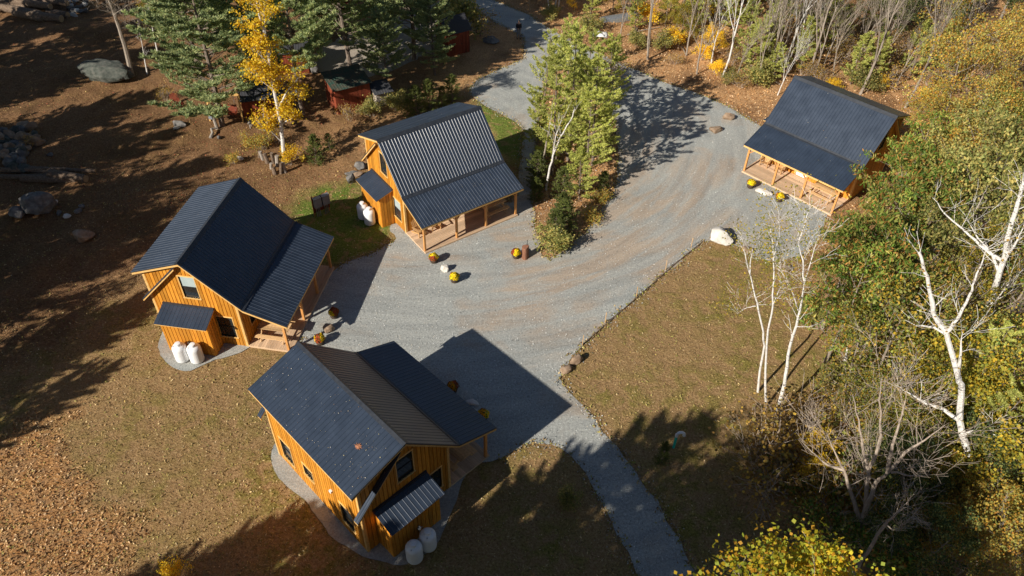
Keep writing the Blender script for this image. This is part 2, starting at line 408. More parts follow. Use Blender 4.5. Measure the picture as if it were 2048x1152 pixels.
    c1 = mixc(nt, sep.outputs[2], c1, chp)
    flecks = ramp(nt, vf, [(.74, (0, 0, 0)), (.80, (1, 1, 1))])
    c1 = mixc(nt, mixc(nt, 1., flecks, (.55, .55, .55), 'MULTIPLY'), c1, (.48, .36, .2))
    nt.links.new(c1, p.inputs['Base Color']); p.inputs['Roughness'].default_value = .95; p.inputs['Specular IOR Level'].default_value = .1
    add = N(nt, 'ShaderNodeMath', operation='MULTIPLY_ADD'); nt.links.new(fine, add.inputs[0]); add.inputs[1].default_value = .6; nt.links.new(mid, add.inputs[2])
    bump(nt, p, add.outputs[0], 1., .22)
    o = link_mesh('ground', me, m); tag(o, 'brown autumn ground with dry grass, leaf litter and wood chips', 'ground', kind='structure')
build_ground()

def sheet(name, poly, z, mat, label, holes=None):
    bm = bmesh.new()
    def loop(pp):
        vs = [bm.verts.new((p[0], p[1], 0)) for p in pp]
        return [bm.edges.new((vs[i], vs[(i+1) % len(vs)])) for i in range(len(vs))]
    es = loop(poly)
    for h in holes or []: es += loop(h)
    bmesh.ops.triangle_fill(bm, edges=es, use_beauty=True)
    bmesh.ops.recalc_face_normals(bm, faces=bm.faces)
    if sum(f.normal.z for f in bm.faces) < 0: bmesh.ops.reverse_faces(bm, faces=bm.faces)
    me = bpy.data.meshes.new(name); bm.to_mesh(me); bm.free()
    o = link_mesh(name, me, mat, loc=(0, 0, z)); tag(o, label, 'gravel', kind='structure'); return o
def gravel_mat(name, warm=0., streak=1.):
    m, nt, p = node_mat(name)
    co = objco(nt); ang = -math.atan2(*(np.array(G(1450, 330))-np.array(G(950, 620)))[[1, 0]])
    cx, cy, _ = G(905, 215)
    sb_ = N(nt, 'ShaderNodeVectorMath', operation='SUBTRACT'); nt.links.new(co, sb_.inputs[0]); sb_.inputs[1].default_value = (cx, cy, 0)
    ln_ = N(nt, 'ShaderNodeVectorMath', operation='LENGTH'); nt.links.new(sb_.outputs[0], ln_.inputs[0])
    sx_ = N(nt, 'ShaderNodeSeparateXYZ'); nt.links.new(sb_.outputs[0], sx_.inputs[0])
    at_ = N(nt, 'ShaderNodeMath', operation='ARCTAN2'); nt.links.new(sx_.outputs[1], at_.inputs[0]); nt.links.new(sx_.outputs[0], at_.inputs[1])
    cb_ = N(nt, 'ShaderNodeCombineXYZ'); nt.links.new(at_.outputs[0], cb_.inputs[0]); nt.links.new(ln_.outputs['Value'], cb_.inputs[1])
    ml_ = N(nt, 'ShaderNodeVectorMath', operation='MULTIPLY'); nt.links.new(cb_.outputs[0], ml_.inputs[0]); ml_.inputs[1].default_value = (2.2, .55, 1)
    st = ml_.outputs[0]
    s1 = tex_noise(nt, 1.6, 6, .62, st, .6); b = tex_noise(nt, .22, 4, .6, co, .5); f = tex_noise(nt, 8, 6, .95, co); g = tex_noise(nt, 22, 2, .7, co)
    base = ramp(nt, f, [(.32, (.165, .173, .168)), (.5, (.315, .323, .308)), (.66, (.53, .54, .515))])
    sp_ = ramp(nt, g, [(.62, (0, 0, 0)), (.70, (1, 1, 1))])
    base = mixc(nt, mixc(nt, 1., sp_, (.5, .5, .5), 'MULTIPLY'), base, (.58, .59, .57))
    tan = ramp(nt, f, [(.3, (.22, .175, .135)), (.7, (.51, .42, .335))])
    t1 = ramp(nt, s1, [(.42, (.15, .15, .15)), (.56, (1, 1, 1))])
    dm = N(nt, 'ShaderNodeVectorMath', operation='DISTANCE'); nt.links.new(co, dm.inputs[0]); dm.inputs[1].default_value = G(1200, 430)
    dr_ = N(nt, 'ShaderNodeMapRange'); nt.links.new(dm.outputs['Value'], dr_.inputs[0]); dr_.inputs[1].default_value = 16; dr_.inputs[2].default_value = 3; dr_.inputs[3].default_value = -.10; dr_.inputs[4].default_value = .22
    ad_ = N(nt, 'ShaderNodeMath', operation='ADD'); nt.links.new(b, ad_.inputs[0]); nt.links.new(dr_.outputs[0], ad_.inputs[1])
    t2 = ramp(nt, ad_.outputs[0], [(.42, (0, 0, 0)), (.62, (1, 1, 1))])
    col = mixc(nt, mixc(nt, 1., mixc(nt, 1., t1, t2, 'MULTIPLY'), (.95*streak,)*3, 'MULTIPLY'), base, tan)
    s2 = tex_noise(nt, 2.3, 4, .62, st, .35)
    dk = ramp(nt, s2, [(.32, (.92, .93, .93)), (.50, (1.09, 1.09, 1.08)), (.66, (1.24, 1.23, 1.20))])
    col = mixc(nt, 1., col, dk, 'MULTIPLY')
    if warm: col = mixc(nt, warm, col, tan)
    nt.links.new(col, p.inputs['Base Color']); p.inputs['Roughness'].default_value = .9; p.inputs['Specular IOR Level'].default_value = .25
    bump(nt, p, f, .9, .05); return m
M['gravel'] = gravel_mat('blue_grey_gravel'); M['dirtroad'] = gravel_mat('packed_dirt', .75)
sheet('gravel_driveway', drive, .012, M['gravel'], 'blue grey crushed gravel driveway winding between the cabins', [island])
sheet('gravel_path', pad_a, .016, M['gravel'], 'gravel apron round the small lean-to of the left cabin')
sheet('gravel_path', pad_d, .008, M['gravel'], 'gravel drip strip along the foot of the nearest cabin')
sheet('dirt_yard', yard, .006, M['dirtroad'], 'packed dirt yard behind the dark roofed shed')
# ------------------------------------------------------------------ cabins
L, H = 7.994, 6.112
OX, WF, WB = .323, -2.422, 2.481
RZ = {'front': (H-3.236)/2.88, 'back': (H-3.125)/2.87}
OFF = (-L/2, 1.2, 0)                         # mesh origin: middle of the footprint
def roof_z(y): return H+RZ['front']*y if y < 0 else H-RZ['back']*y
def ribbed(mb, x0, x1, p_top, p_bot, pitch=.2286, first=None, rib=.019):
    """ribbed sheet between x0 and x1 running from p_top=(y,z) to p_bot=(y,z)"""
    (yt, zt), (yb, zb) = p_top, p_bot
    d = Vector((0, yb-yt, zb-zt)).normalized(); n = Vector((1, 0, 0)).cross(d)
    if n.z < 0: n = -n
    prof = [(x0, 0)]; x = x0+.05
    while x+.03 < x1-.02:
        prof += [(x-.030, 0), (x-.010, rib), (x+.010, rib), (x+.030, 0)]; x += pitch
    prof.append((x1, 0))
    top = []; bot = []
    for (px_, hh) in prof:
        for lst, (yy, zz) in ((top, (yt, zt)), (bot, (yb, zb))):
            lst.append((px_, yy+n.y*hh, zz+n.z*hh))
    m = len(prof); th = .018
    vs = top+bot+[(a[0], a[1]-n.y*th, a[2]-n.z*th) for a in ((x0, yt, zt), (x1, yt, zt), (x0, yb, zb), (x1, yb, zb))]
    fs = [(i, i+1, m+i+1, m+i) for i in range(m-1)]
    fs += [(2*m, 2*m+1, 2*m+3, 2*m+2), (2*m, 2*m+2)+(m, 0), (2*m+1, 2*m+3)+(2*m-1, m-1)]
    fs.append(tuple(range(m))+(2*m+1, 2*m)); fs.append(tuple(range(m, 2*m))+(2*m+3, 2*m+2))
    mb.add(vs, fs)
def ribbed_x(mb, y0, y1, p_top, p_bot, **k):
    """the same, ribs running along x: p=(x,z)"""
    t = MB(); ribbed(t, y0, y1, p_top, p_bot, **k)
    mb.add([(y, x, z) for x, y, z in t.v], t.f)
def boards(mb, u0, u1, zb, ztop, opens, place, w=.215, gap=.038, t=.034, depth=.10):
    """vertical boards on a wall; place(u, z, out) -> 3D; ztop(u) gives the height; opens = (u0,u1,z0,z1)"""
    def piece(a, b, o_in, o_out, z0f, z1f):
        if b-a < 1e-3: return
        mb.hexa([place(a, z0f(a), o_in), place(b, z0f(b), o_in), place(b, z0f(b), o_out), place(a, z0f(a), o_out),
                 place(a, z1f(a), o_in), place(b, z1f(b), o_in), place(b, z1f(b), o_out), place(a, z1f(a), o_out)])
    def column(a, b, o_in, o_out):
        cuts = sorted({a, b}|{c for o in opens for c in o[:2] if a < c < b}|{c for c in BR if a < c < b})
        for p, q in zip(cuts, cuts[1:]):
            mid = (p+q)/2; zz = [zb]
            hit = sorted([o for o in opens if o[0] < mid < o[1]], key=lambda o: o[2]); lo = zb
            for o in hit:
                if o[2] > lo: piece(p, q, o_in, o_out, lambda u, l=lo: l, lambda u, h=o[2]: h)
                lo = o[3]
            piece(p, q, o_in, o_out, lambda u, l=lo: l, ztop)
    BR = [0.0]
    column(u0, u1, -depth, 0)
    u = u0
    while u < u1-.02:
        b = min(u+w, u1); column(u+(gap if u > u0 else 0), b, 0, t); u += w
def make_window(root, place, u0, u1, z0, z1, blind=False):
    """trim frame with sill, two sashes and panes; place(u,z,out)"""
    def rb(mb, a, b, c, d, i, o):
        mb.hexa([place(a, c, i), place(b, c, i), place(b, c, o), place(a, c, o), place(a, d, i), place(b, d, i), place(b, d, o), place(a, d, o)])
    T = .055
    f = MB(OFF); rb(f, u0-T, u0, z0, z1, -.06, .05); rb(f, u1, u1+T, z0, z1, -.06, .05); rb(f, u0-T-.02, u1+T+.02, z1, z1+.07, -.06, .06)
    fr = f.build('window', M['trim'], root)
    s = MB(OFF); rb(s, u0-T-.03, u1+T+.03, z0-.05, z0, -.06, .085); s.build('sill', M['trim'], fr)
    s = MB(OFF); e = .04; zm = (z0+z1)/2
    for a, b, c, d in ((u0, u0+e, z0, z1), (u1-e, u1, z0, z1), (u0+e, u1-e, z0, z0+e), (u0+e, u1-e, z1-e, z1), (u0+e, u1-e, zm-.02, zm+.02)): rb(s, a, b, c, d, -.05, .0)
    s.build('sash', M['black'], fr)
    for k, (c, d) in enumerate(((z0+e, zm-.02), (zm+.02, z1-e))):
        s = MB(OFF); rb(s, u0+e, u1-e, c, d, -.045, -.025)
        o = s.build('pane', M['blind'] if (blind and k == 1) else M['glass'], fr)
        if blind and k == 1: o['label'] = 'pane with a pale blind behind it'
    return fr
def add_leaf_flecks(root, seed, n, areas, name='roof_litter'):
    rng = np.random.default_rng(seed); V = []; cols = []
    pal = np.array([(.55, .5, .42), (.45, .38, .28), (.30, .17, .08), (.5, .42, .2), (.6, .58, .55)])
    for (x0, x1, pt, pb, cnt) in areas:
        for _ in range(int(cnt*n)):
            x = rng.uniform(x0, x1); t = rng.random()**.8; y = pt[0]+(pb[0]-pt[0])*t; z = pt[1]+(pb[1]-pt[1])*t+.022
            s = rng.choice([.007, .009, .012, .02]) * rng.uniform(.7, 1.2); a = rng.uniform(0, 6.3); sl_ = (pb[1]-pt[1])/(pb[0]-pt[0])
            for k in range(4):
                q = a+k*math.pi/2; dx, dy = s*math.cos(q), s*math.sin(q)*rng.uniform(.5, 1)
                V.append((x+dx+OFF[0], y+dy+OFF[1], z+dy*sl_+rng.uniform(0, .012)))
            cols.append(pal[rng.integers(len(pal))])
    V = np.array(V); Fq = np.arange(len(V)).reshape(-1, 4)
    o = link_mesh(name, np_mesh(name, V, Fq, np.array(cols)), M['litter'], root); o['kind'] = 'stuff'; o['label'] = 'scattered leaf flecks lying on the roof'
def rotleaf(root, x, y, z):                     # the large brown oak leaf
    b = MB(OFF); pts = []
    for k in range(20):
        a = k*math.pi/10; r = (.19 if k % 2 else .09)*(1.2 if abs(math.cos(a)) > .8 else .8)
        pts.append((x+r*math.cos(a), y+r*math.sin(a), z+.03-(r*math.sin(a))*.352+.03*math.sin(3*a)))
    b.add([(x, y, z+.06)]+pts, [(0, k+1, (k+1) % 20+1) for k in range(20)])
    b.build('oak_leaf', mat_noise('brown_oak_leaf', (.25, .09, .04), (.42, .19, .10), 12, .8), root)

def make_cabin(key, label):
    X, Y, a = cabin_T(key)
    c, s = math.cos(a), math.sin(a)
    root = empty('cabin', (X+c*L/2+s*1.2, Y+s*L/2-c*1.2, 0), a, label, 'cabin', 'four matching timber cabins with metal roofs')
    B = lambda: MB(OFF)
    # --- walls (place functions: u along the wall, out = outward)
    gab_a = lambda u, z, o: (OX-o, u, z)
    gab_b = lambda u, z, o: (L-OX+o, u, z)
    fro = lambda u, z, o: (u, WF-o, z)
    bak = lambda u, z, o: (u, WB+o, z)
    und = .17
    XD0, XD1 = OX, L-OX
    op_a = [(-.43, .45, 3.42, 4.95), (-1.93, -.98, .66, 2.2)]
    dorm = lambda y: H-(H-5.084)/2.92*y
    gtop = lambda u: (roof_z(u)-und) if u < 0 else (dorm(u)-und)
    m = B(); boards(m, WF, WB, -.1, gtop, op_a, gab_a); m.build('wall', M['siding'], root)
    for o in op_a: make_window(root, gab_a, o[0], o[1], o[2], o[3], blind=(key in 'AB' and (o[2] > 3 if key == 'A' else o[2] < 3)))
    op_b = [(-.43, .45, 3.42, 4.95)]
    m = B(); boards(m, WF, WB, -.1, gtop, op_b, gab_b); m.build('wall', M['siding'], root)
    make_window(root, gab_b, *op_b[0])
    op_f = [(3.3, 4.2, .14, 2.12), (1.15, 2.05, .95, 2.15), (5.5, 6.5, .95, 2.15)]
    m = B(); boards(m, OX, L-OX, -.1, lambda u: 3.28, op_f, fro); m.build('wall', M['siding'], root)
    for o in op_f[1:]: make_window(root, fro, *o)
    op_k = [(6.1, 7.02, .55, 2.05), (4.26, 5.02, 1.2, 2.02), (1.1, 2.02, .68, 2.15)]
    m = B(); boards(m, OX, L-OX, -.1, lambda u: dorm(WB)-und, op_k, bak); m.build('wall', M['siding'], root)
    for o in op_k: make_window(root, bak, *o)
    # corner boards
    for (x, y) in ((OX, WF), (L-OX, WF), (OX, WB), (L-OX, WB)):
        m = B(); zt = 3.3 if y < 0 else dorm(WB)-und-.02
        sx = -1 if x < 1 else 1; sy = -1 if y < 0 else 1
        m.box(*sorted((x+sx*.042, x-sx*.09)), *sorted((y+sy*.031, y+sy*.048)), -.08, zt)
        m.box(*sorted((x+sx*.031, x+sx*.048)), *sorted((y+sy*.031, y-sy*.09)), -.08, zt-.06)
        m.build('corner_board', M['trim'], root)
    # door
    m = B(); m.box(3.32, 4.18, WF-.01, WF+.04, .14, 2.1)
    for (xa, xb, za, zb) in ((3.42, 3.70, .3, .95), (3.80, 4.08, .3, .95), (3.42, 3.70, 1.1, 1.95), (3.80, 4.08, 1.1, 1.95)): m.box(xa, xb, WF-.025, WF-.012, za, zb)
    d = m.build('door', M['whitepaint'], root, bevel=.004); d['label'] = 'white panelled front door'
    m = B(); m.lathe([(.03, 0), (.035, .02), (.02, .05)], 8, (4.1, WF-.04, 1.05)); m.build('handle', M['steel'], d)
    m = B()
    for a_, b_ in ((3.2, 3.3), (4.2, 4.3)): m.box(a_, b_, WF-.055, WF-.02, .14, 2.12)
    m.box(3.18, 4.32, WF-.06, WF-.02, 2.12, 2.22); m.build('door_frame', M['trim'], root)
    for x in (3.0, 4.55):
        m = B(); m.box(x-.05, x+.05, WF-.09, WF-.03, 1.85, 1.95); m.lathe([(.03, -.22), (.07, -.2), (.08, -.04), (.05, .02), (.01, .06)], 8, (x, WF-.13, 1.88)); m.build('porch_lamp', M['black'], root)
    # --- roofs
    m = B(); ribbed(m, 0, L, (-.01, H), (-2.88, 3.236)); m.build('main_roof', M['roof'], root)
    m = B(); ribbed(m, 0, L, (-2.885, 3.222), (-5.26, 2.376)); m.build('porch_roof', M['roof'], root)
    m = B(); ribbed(m, 0, L, (.01, H), (2.92, 5.084)); m.build('dormer_roof', M['roof'], root)
    for x0, x1 in ((0, OX-.034), (L-OX+.034, L)):
        m = B(); ribbed(m, x0, x1, (.3, roof_z(.3)), (2.87, 3.125), pitch=.12, rib=.02); m.build('rear_roof_strip', M['roof'], root)
    # ridge cap and break flashing
    m = B()
    for yy, sl1 in ((-.17, RZ['front']), (.17, -.352)):
        zz = H+.045; m.hexa([(-.01, 0, zz-.012), (L+.01, 0, zz-.012), (L+.01, yy, zz-.012-abs(yy*sl1)), (-.01, yy, zz-.012-abs(yy*sl1)),
                             (-.01, 0, zz), (L+.01, 0, zz), (L+.01, yy, zz-abs(yy*sl1)), (-.01, yy, zz-abs(yy*sl1))])
    m.build('ridge_cap', M['flash'], root)
    m = B(); m.hexa([(0, -2.80, 3.34), (L, -2.80, 3.34), (L, -2.89, 3.255), (0, -2.89, 3.255), (0, -2.80, 3.352), (L, -2.80, 3.352), (L, -2.89, 3.267), (0, -2.89, 3.267)])
    m.hexa([(0, -2.89, 3.255), (L, -2.89, 3.255), (L, -3.0, 3.215), (0, -3.0, 3.215), (0, -2.89, 3.267), (L, -2.89, 3.267), (L, -3.0, 3.227), (0, -3.0, 3.227)])
    m.build('roof_flashing', M['flash'], root)
    # dark metal edge + rake boards + soffits
    def rake(x0, x1, p, q, top, bot, name='rake_board', mat='trim'):
        mm = B(); mm.hexa([(x0, p[0], p[1]-bot), (x1, p[0], p[1]-bot), (x1, q[0], q[1]-bot), (x0, q[0], q[1]-bot),
                           (x0, p[0], p[1]-top), (x1, p[0], p[1]-top), (x1, q[0], q[1]-top), (x0, q[0], q[1]-top)])
        return mm.build(name, M[mat], root)
    segs = [((0, H), (-2.88, 3.236)), ((-2.88, 3.236), (-5.24, 2.383)), ((0, H), (2.90, 5.091)), ((.35, roof_z(.35)), (2.86, 3.135))]
    for i, (p, q) in enumerate(segs):
        e = 0 if i < 2 else .003
        for xa, xb in ((.012+e, .05), (L-.05, L-.012-e)): rake(xa, xb, p, q, .026, .19 if i != 3 else .17)
        for xa, xb in ((-.004, .012+e), (L-.012-e, L+.004)): rake(xa, xb, p, q, -.012+e, .05, 'rake_trim', 'flash')
    # soffit decks (underside boards)
    for i, (p, q) in enumerate(segs):
        ra = [(.05, L-.05)] if i != 3 else [(.05, OX-.034), (L-OX+.034, L-.05)]
        for xa, xb in ra: rake(xa, xb, p, q, .022, .06, 'soffit', 'trim')
    # eave boards
    m = B(); m.box(.052, L-.052, -5.24, -5.20, 2.21, 2.355); m.build('eave_board', M['trim'], root)
    m = B(); m.box(.052, L-.052, 2.86, 2.90, 4.90, 5.06); m.build('eave_board', M['trim'], root)
    for xa, xb in ((.052, OX-.036), (L-OX+.036, L-.052)):
        m = B(); m.box(xa, xb, 2.82, 2.855, 2.97, 3.11); m.build('eave_board', M['trim'], root)
    # porch: rafters, beam, posts, braces, deck
    m = B(); x = .45
    while x < L-.3: m.bar((x, WF-.06, 3.0), (x, -5.18, 2.27), .045, .13); x += .61
    m.build('rafter', M['trim'], root)
    m = B(); m.box(.22, L-.22, -4.91, -4.77, 2.10, 2.27); m.build('porch_beam', M['post'], root)
    PX = (.36, 2.83, 5.16, L-.36)
    for i, x in enumerate(PX):
        m = B(); m.box(x-.07, x+.07, -4.91, -4.77, .12, 2.10); m.build('post', M['post'], root, bevel=.008)
        for sx in ((1,) if i == 0 else (-1,) if i == 3 else (-1, 1)):
            m = B(); m.bar((x+sx*.06, -4.84, 1.68), (x+sx*.47, -4.84, 2.10), .07, .09, up=(0, 1, 0)); m.build('brace', M['post'], root)
    m = B(); y = WF-.05
    while y > -5.02:
        m.box(.27, L-.27, y-.135, y, .085, .12); y -= .142
    m.build('deck', M['deck'], root)
    m = B(); m.box(.29, L-.29, -5.045, -5.01, -.06, .115)
    m.box(.27, .288, -5.045, WF-.04, -.06, .083); m.box(L-.288, L-.27, -5.045, WF-.04, -.06, .083); m.build('deck_skirt', M['deck'], root)
    # --- lean-to on the gable
    AY0, AY1, AX = -.94, 1.80, -.70
    az = lambda x: 2.36+(x+1.024)/(.323+1.024)*(2.778-2.36)
    lean = B(); boards(lean, AY0, AY1, -.1, lambda u: az(AX)-.10, [], lambda u, z, o: (AX-o, u, z)); ln = lean.build('lean_to', M['siding'], root)
    m = B(); boards(m, AX, OX-.034, -.1, lambda u: az(u)-.10, [], lambda u, z, o: (u, AY0-o, z), depth=.09); m.build('side_wall', M['siding'], ln)
    m = B(); boards(m, AX, OX-.034, -.1, lambda u: az(u)-.10, [], lambda u, z, o: (u, AY1+o, z), depth=.09); m.build('side_wall', M['siding'], ln)
    m = B(); ribbed_x(m, -1.072, 1.935, (.285, 2.778), (-1.024, 2.36), rib=.011); m.build('roof', M['roof'], ln)
    m = B()
    m.hexa([(.285, -1.06, 2.69), (-1.0, -1.06, 2.28), (-1.0, 1.92, 2.28), (.285, 1.92, 2.69), (.285, -1.06, 2.75), (-1.0, -1.06, 2.34), (-1.0, 1.92, 2.34), (.285, 1.92, 2.75)]); m.build('fascia', M['trim'], ln)
    m = B(); m.box(.17, .288, -1.06, 1.92, 2.76, 2.85) ; m.build('flashing', M['flash'], ln)
    m = B(); m.tube([(AX-.06, .35, .5), (AX-.06, .35, 1.0), (AX-.14, .35, 1.05), (AX-.3, .3, 1.12)], .02, 6); m.lathe([(.01, -.05), (.09, -.03), (.09, .03), (.01, .05)], 10, (AX-.1, .35, .85))
    m.build('gas_regulator', M['boxgrey'], ln)
    # bathroom vent on back wall and light by the gable window
    m = B(); m.box(2.5, 2.66, WB+.03, WB+.13, 2.35, 2.48); m.build('wall_vent', M['whitepaint'], root)
    # floor inside, dark
    m = B(); m.box(OX+.15, L-OX-.15, WF+.15, WB-.15, 0, .12); m.build('floor', M['deck'], root)
    dens = {'A': .25, 'B': 1.5, 'C': .35, 'D': 1.7}[key]
    add_leaf_flecks(root, ord(key), dens, [(.1, L-.1, (0, H), (-2.8, 3.3), 40 if key != 'B' else 15), (.1, L-.1, (-2.95, 3.2), (-5.2, 2.4), 90 if key == 'B' else 60 if key != 'D' else 10), (.1, L-.1, (.1, H), (2.85, 5.12), 150 if key == 'D' else 50), (.1, 2.5, (0, H), (-.1, H-.1), 3)])
    if key == 'D': rotleaf(root, 1.55, 1.35, dorm(1.35))
    return root
cabins = {k: make_cabin(k, l) for k, l in (
    ('A', 'golden cabin at left whose steel blue roof slopes beside two white tanks in full sun'),
    ('B', 'golden cabin in the upper middle with bright glinting roof ribs and chairs on its porch'),
    ('C', 'far cabin at upper right half hidden by leafy green trees, porch lit by the sun'),
    ('D', 'nearest cabin at the bottom seen from behind, one big oak leaf on its roof'))}

# ------------------------------------------------------------------ furniture and small things on the cabins
def propane_tank(loc, rz, label, grp='white propane tanks beside the cabins'):
    t = empty('propane_tank', loc, rz, label, 'gas tank', grp)
    m = MB(); m.lathe([(.34, .07), (.375, .12), (.385, .2), (.385, .95), (.37, 1.05), (.31, 1.14), (.2, 1.19), (.05, 1.205)], 28); m.build('body', M['white'], t, smooth=True)
    m = MB(); m.lathe([(.26, 0), (.26, .09), (.3, .09)], 20); m.build('foot_ring', M['boxgrey'], t)
    m = MB(); m.lathe([(.165, 1.15), (.165, 1.30), (.15, 1.345), (.08, 1.36)], 20); m.build('lid', M['white'], t, smooth=True)
    m = MB(); m.lathe([(.03, 1.14), (.03, 1.22), (.015, 1.24)], 8, (.26, 0, -.01)); m.build('valve', M['steel'], t)
    return t
def on_cabin(key, x, y, z=0): return loc2w(key, x, y, z)
for key, p1, p2, l1, l2 in (
    ('A', (-1.30, .72), (-1.22, -.10), 'sunlit white gas tank by the left cabin, the farther left of its pair', 'sunlit white gas tank by the left cabin, the right one of its pair'),
    ('B', (-1.30, .70), (-1.22, -.12), 'white gas tank behind its twin at the lean-to of the upper middle cabin', 'white gas tank with a bright sunlit lid at the upper middle cabin'),
    ('D', (-1.42, 1.18), (-1.40, .36), 'shaded bluish white gas tank at the nearest cabin, the lower one', 'shaded gas tank at the nearest cabin with a sun patch on its shoulder')):
    a = cabin_T(key)[2]
    propane_tank(on_cabin(key, *p1), a+2.1, l1); propane_tank(on_cabin(key, *p2), a+2.4, l2)

def adirondack(loc, rz, label, mat='chair', s=1):
    t = empty('adirondack_chair', loc, rz, label, 'chair', 'wooden chairs on the porches' if mat == 'chair' else None, s)
    for i in range(5):
        pass
    m = MB()
    for i in range(5): m.hexa([(-.26, -.38+i*.11, .34-i*.035), (.26, -.38+i*.11, .34-i*.035), (.26, -.29+i*.11, .31-i*.035), (-.26, -.29+i*.11, .31-i*.035),
                               (-.26, -.38+i*.11, .36-i*.035), (.26, -.38+i*.11, .36-i*.035), (.26, -.29+i*.11, .33-i*.035), (-.26, -.29+i*.11, .33-i*.035)])
    m.build('seat', M[mat], t)
    m = MB()
    for i in range(5):
        x = -.22+i*.11; hgt_ = 1.0-.05*abs(i-2)**1.3; f = 1.18
        m.bar((x, .15, .2), (x*f, .48, hgt_), .095, .02, up=(0, 1, 0))
    m.bar((-.3, .27, .5), (.3, .27, .5), .04, .07); m.build('backrest', M[mat], t)
    for sx in (-1, 1):
        m = MB(); m.box(sx*.33-.065, sx*.33+.065, -.45, .3, .55, .575); m.build('armrest', M[mat], t)
        m = MB(); m.box(sx*.30-.02, sx*.30+.02, -.38, -.29, 0, .55); m.build('leg', M[mat], t)
        m = MB(); m.bar((sx*.25, -.4, .33), (sx*.25, .55, .03), .03, .11); m.build('leg', M[mat], t)
    return t
def cab_face(key): return cabin_T(key)[2]          # chairs look out (-y local)
adirondack(on_cabin('B', .95, -3.1, .12), cab_face('B')+.15, 'pale slatted chair nearest the gable end of the upper middle cabin porch')
adirondack(on_cabin('B', 2.15, -3.05, .12), cab_face('B')-.1, 'second slatted chair on the upper middle cabin porch, beside a corner post view')
adirondack(on_cabin('C', 1.05, -3.05, .12), cab_face('C')+.1, 'left chair on the sunny porch of the far cabin')
adirondack(on_cabin('C', 2.3, -2.95, .12), cab_face('C')-.1, 'chair on the far cabin porch next to the front door')
adirondack(on_cabin('A', 5.6, -3.3, .12), cab_face('A'), 'shaded chair far inside the left cabin porch')
def picnic_table(loc, rz, label):
    t = empty('picnic_table', loc, rz, label, 'picnic table', 'picnic tables on the porches')
    m = MB()
    for i in range(5): m.box(-.92, .92, -.36+i*.146, -.36+i*.146+.138, .70, .74)
    m.build('tabletop', M['furn'], t, bevel=.004)
    for s in (-1, 1):
        m = MB()
        for i in range(2): m.box(-.92, .92, s*.66-.14+i*.143, s*.66-.005+i*.143, .42, .455)
        m.build('bench', M['furn'], t, bevel=.004)
    for sx in (-1, 1):
        m = MB(); x = sx*.66
        m.bar((x, -.25, .69), (x, -.68, 0), .04, .09, up=(0, 1, 0)); m.bar((x, .25, .69), (x, .68, 0), .04, .09, up=(0, 1, 0))
        m.box(x+.021, x+.06, -.8, .8, .33, .415); m.box(x+.021, x+.06, -.34, .34, .62, .695); m.build('leg', M['furn'], t)
    return t
picnic_table(on_cabin('C', 6.25, -3.6, .12), cab_face('C'), 'pale picnic table in full sun on the far cabin porch')
picnic_table(on_cabin('B', 6.5, -3.7, .12), cab_face('B'), 'shaded picnic table at the far end of the upper middle cabin porch')
picnic_table(on_cabin('A', 1.35, -3.72, .12), cab_face('A')+math.pi/2, 'picnic table poking into the sun at the near end of the left cabin porch')
picnic_table(on_cabin('D', 1.5, -3.7, .12), cab_face('D')+.05, 'picnic table in deep shade under the porch of the nearest cabin')

def mum_mesh(seed, pal):
    rng = np.random.default_rng(seed); V = []; F_ = []; cols = []
    n = 900
    d = rng.normal(size=(n, 3)); d /= np.linalg.norm(d, axis=1)[:, None]; d[:, 2] = np.abs(d[:, 2])*1.0-.25
    r = rng.uniform(.26, .33, n)*(1+.12*np.sin(5*d[:, 0]+seed)*np.cos(4*d[:, 1]))
    c = d*r[:, None]+np.array([0, 0, .46])
    for i in range(n):
        u = np.cross(d[i], rng.normal(size=3)); u /= np.linalg.norm(u)+1e-9; v = np.cross(d[i], u); s = rng.uniform(.018, .034)
        u = (u+d[i]*rng.uniform(-.5, .5))*s; v = (v+d[i]*rng.uniform(-.5, .5))*s
        V += [c[i]-u-v, c[i]+u-v, c[i]+u+v, c[i]-u+v]
        k = 0 if rng.random() > pal[2] else 1
        side = math.sin(2.3*d[i][0]+1.7*d[i][1]+seed)
        col = pal[0] if (side > pal[3]) else pal[1]
        if rng.random() < .2: col = (.05, .10, .02)
        cols.append(np.array(col)*rng.uniform(.7, 1.2))
    return np_mesh('flowers', np.array(V), np.arange(4*n).reshape(-1, 4), np.array(cols))
YEL = (.92, .66, .01); RUST = (.42, .07, .02); ORG = (.75, .30, .01)
def mum_pot(loc, label, seed, a=YEL, b=RUST, bias=0., s=1.):
    t = empty('flower_pot', loc, seed*.7, label, 'potted flowers', 'potted chrysanthemums along the drive', s)
    m = MB(); m.lathe([(.19, 0), (.235, .12), (.26, .26), (.25, .30), (.23, .30), (.22, .25)], 18); p = m.build('pot', M['barrel'], t, smooth=True)
    for z in (.06, .21):
        m = MB(); r = .22 if z < .1 else .256; m.lathe([(r+.002, z), (r+.012, z), (r+.018, z+.025), (r+.006, z+.025)], 18, cap=False); m.build('hoop', M['black'], p)
    m = MB(); m.lathe([(.01, .27), (.225, .27)], 14, cap=False); m.build('soil', M['soil'], t)
    link_mesh('flowers', mum_mesh(seed, (a, b, 0, bias)), M['litter'], t)
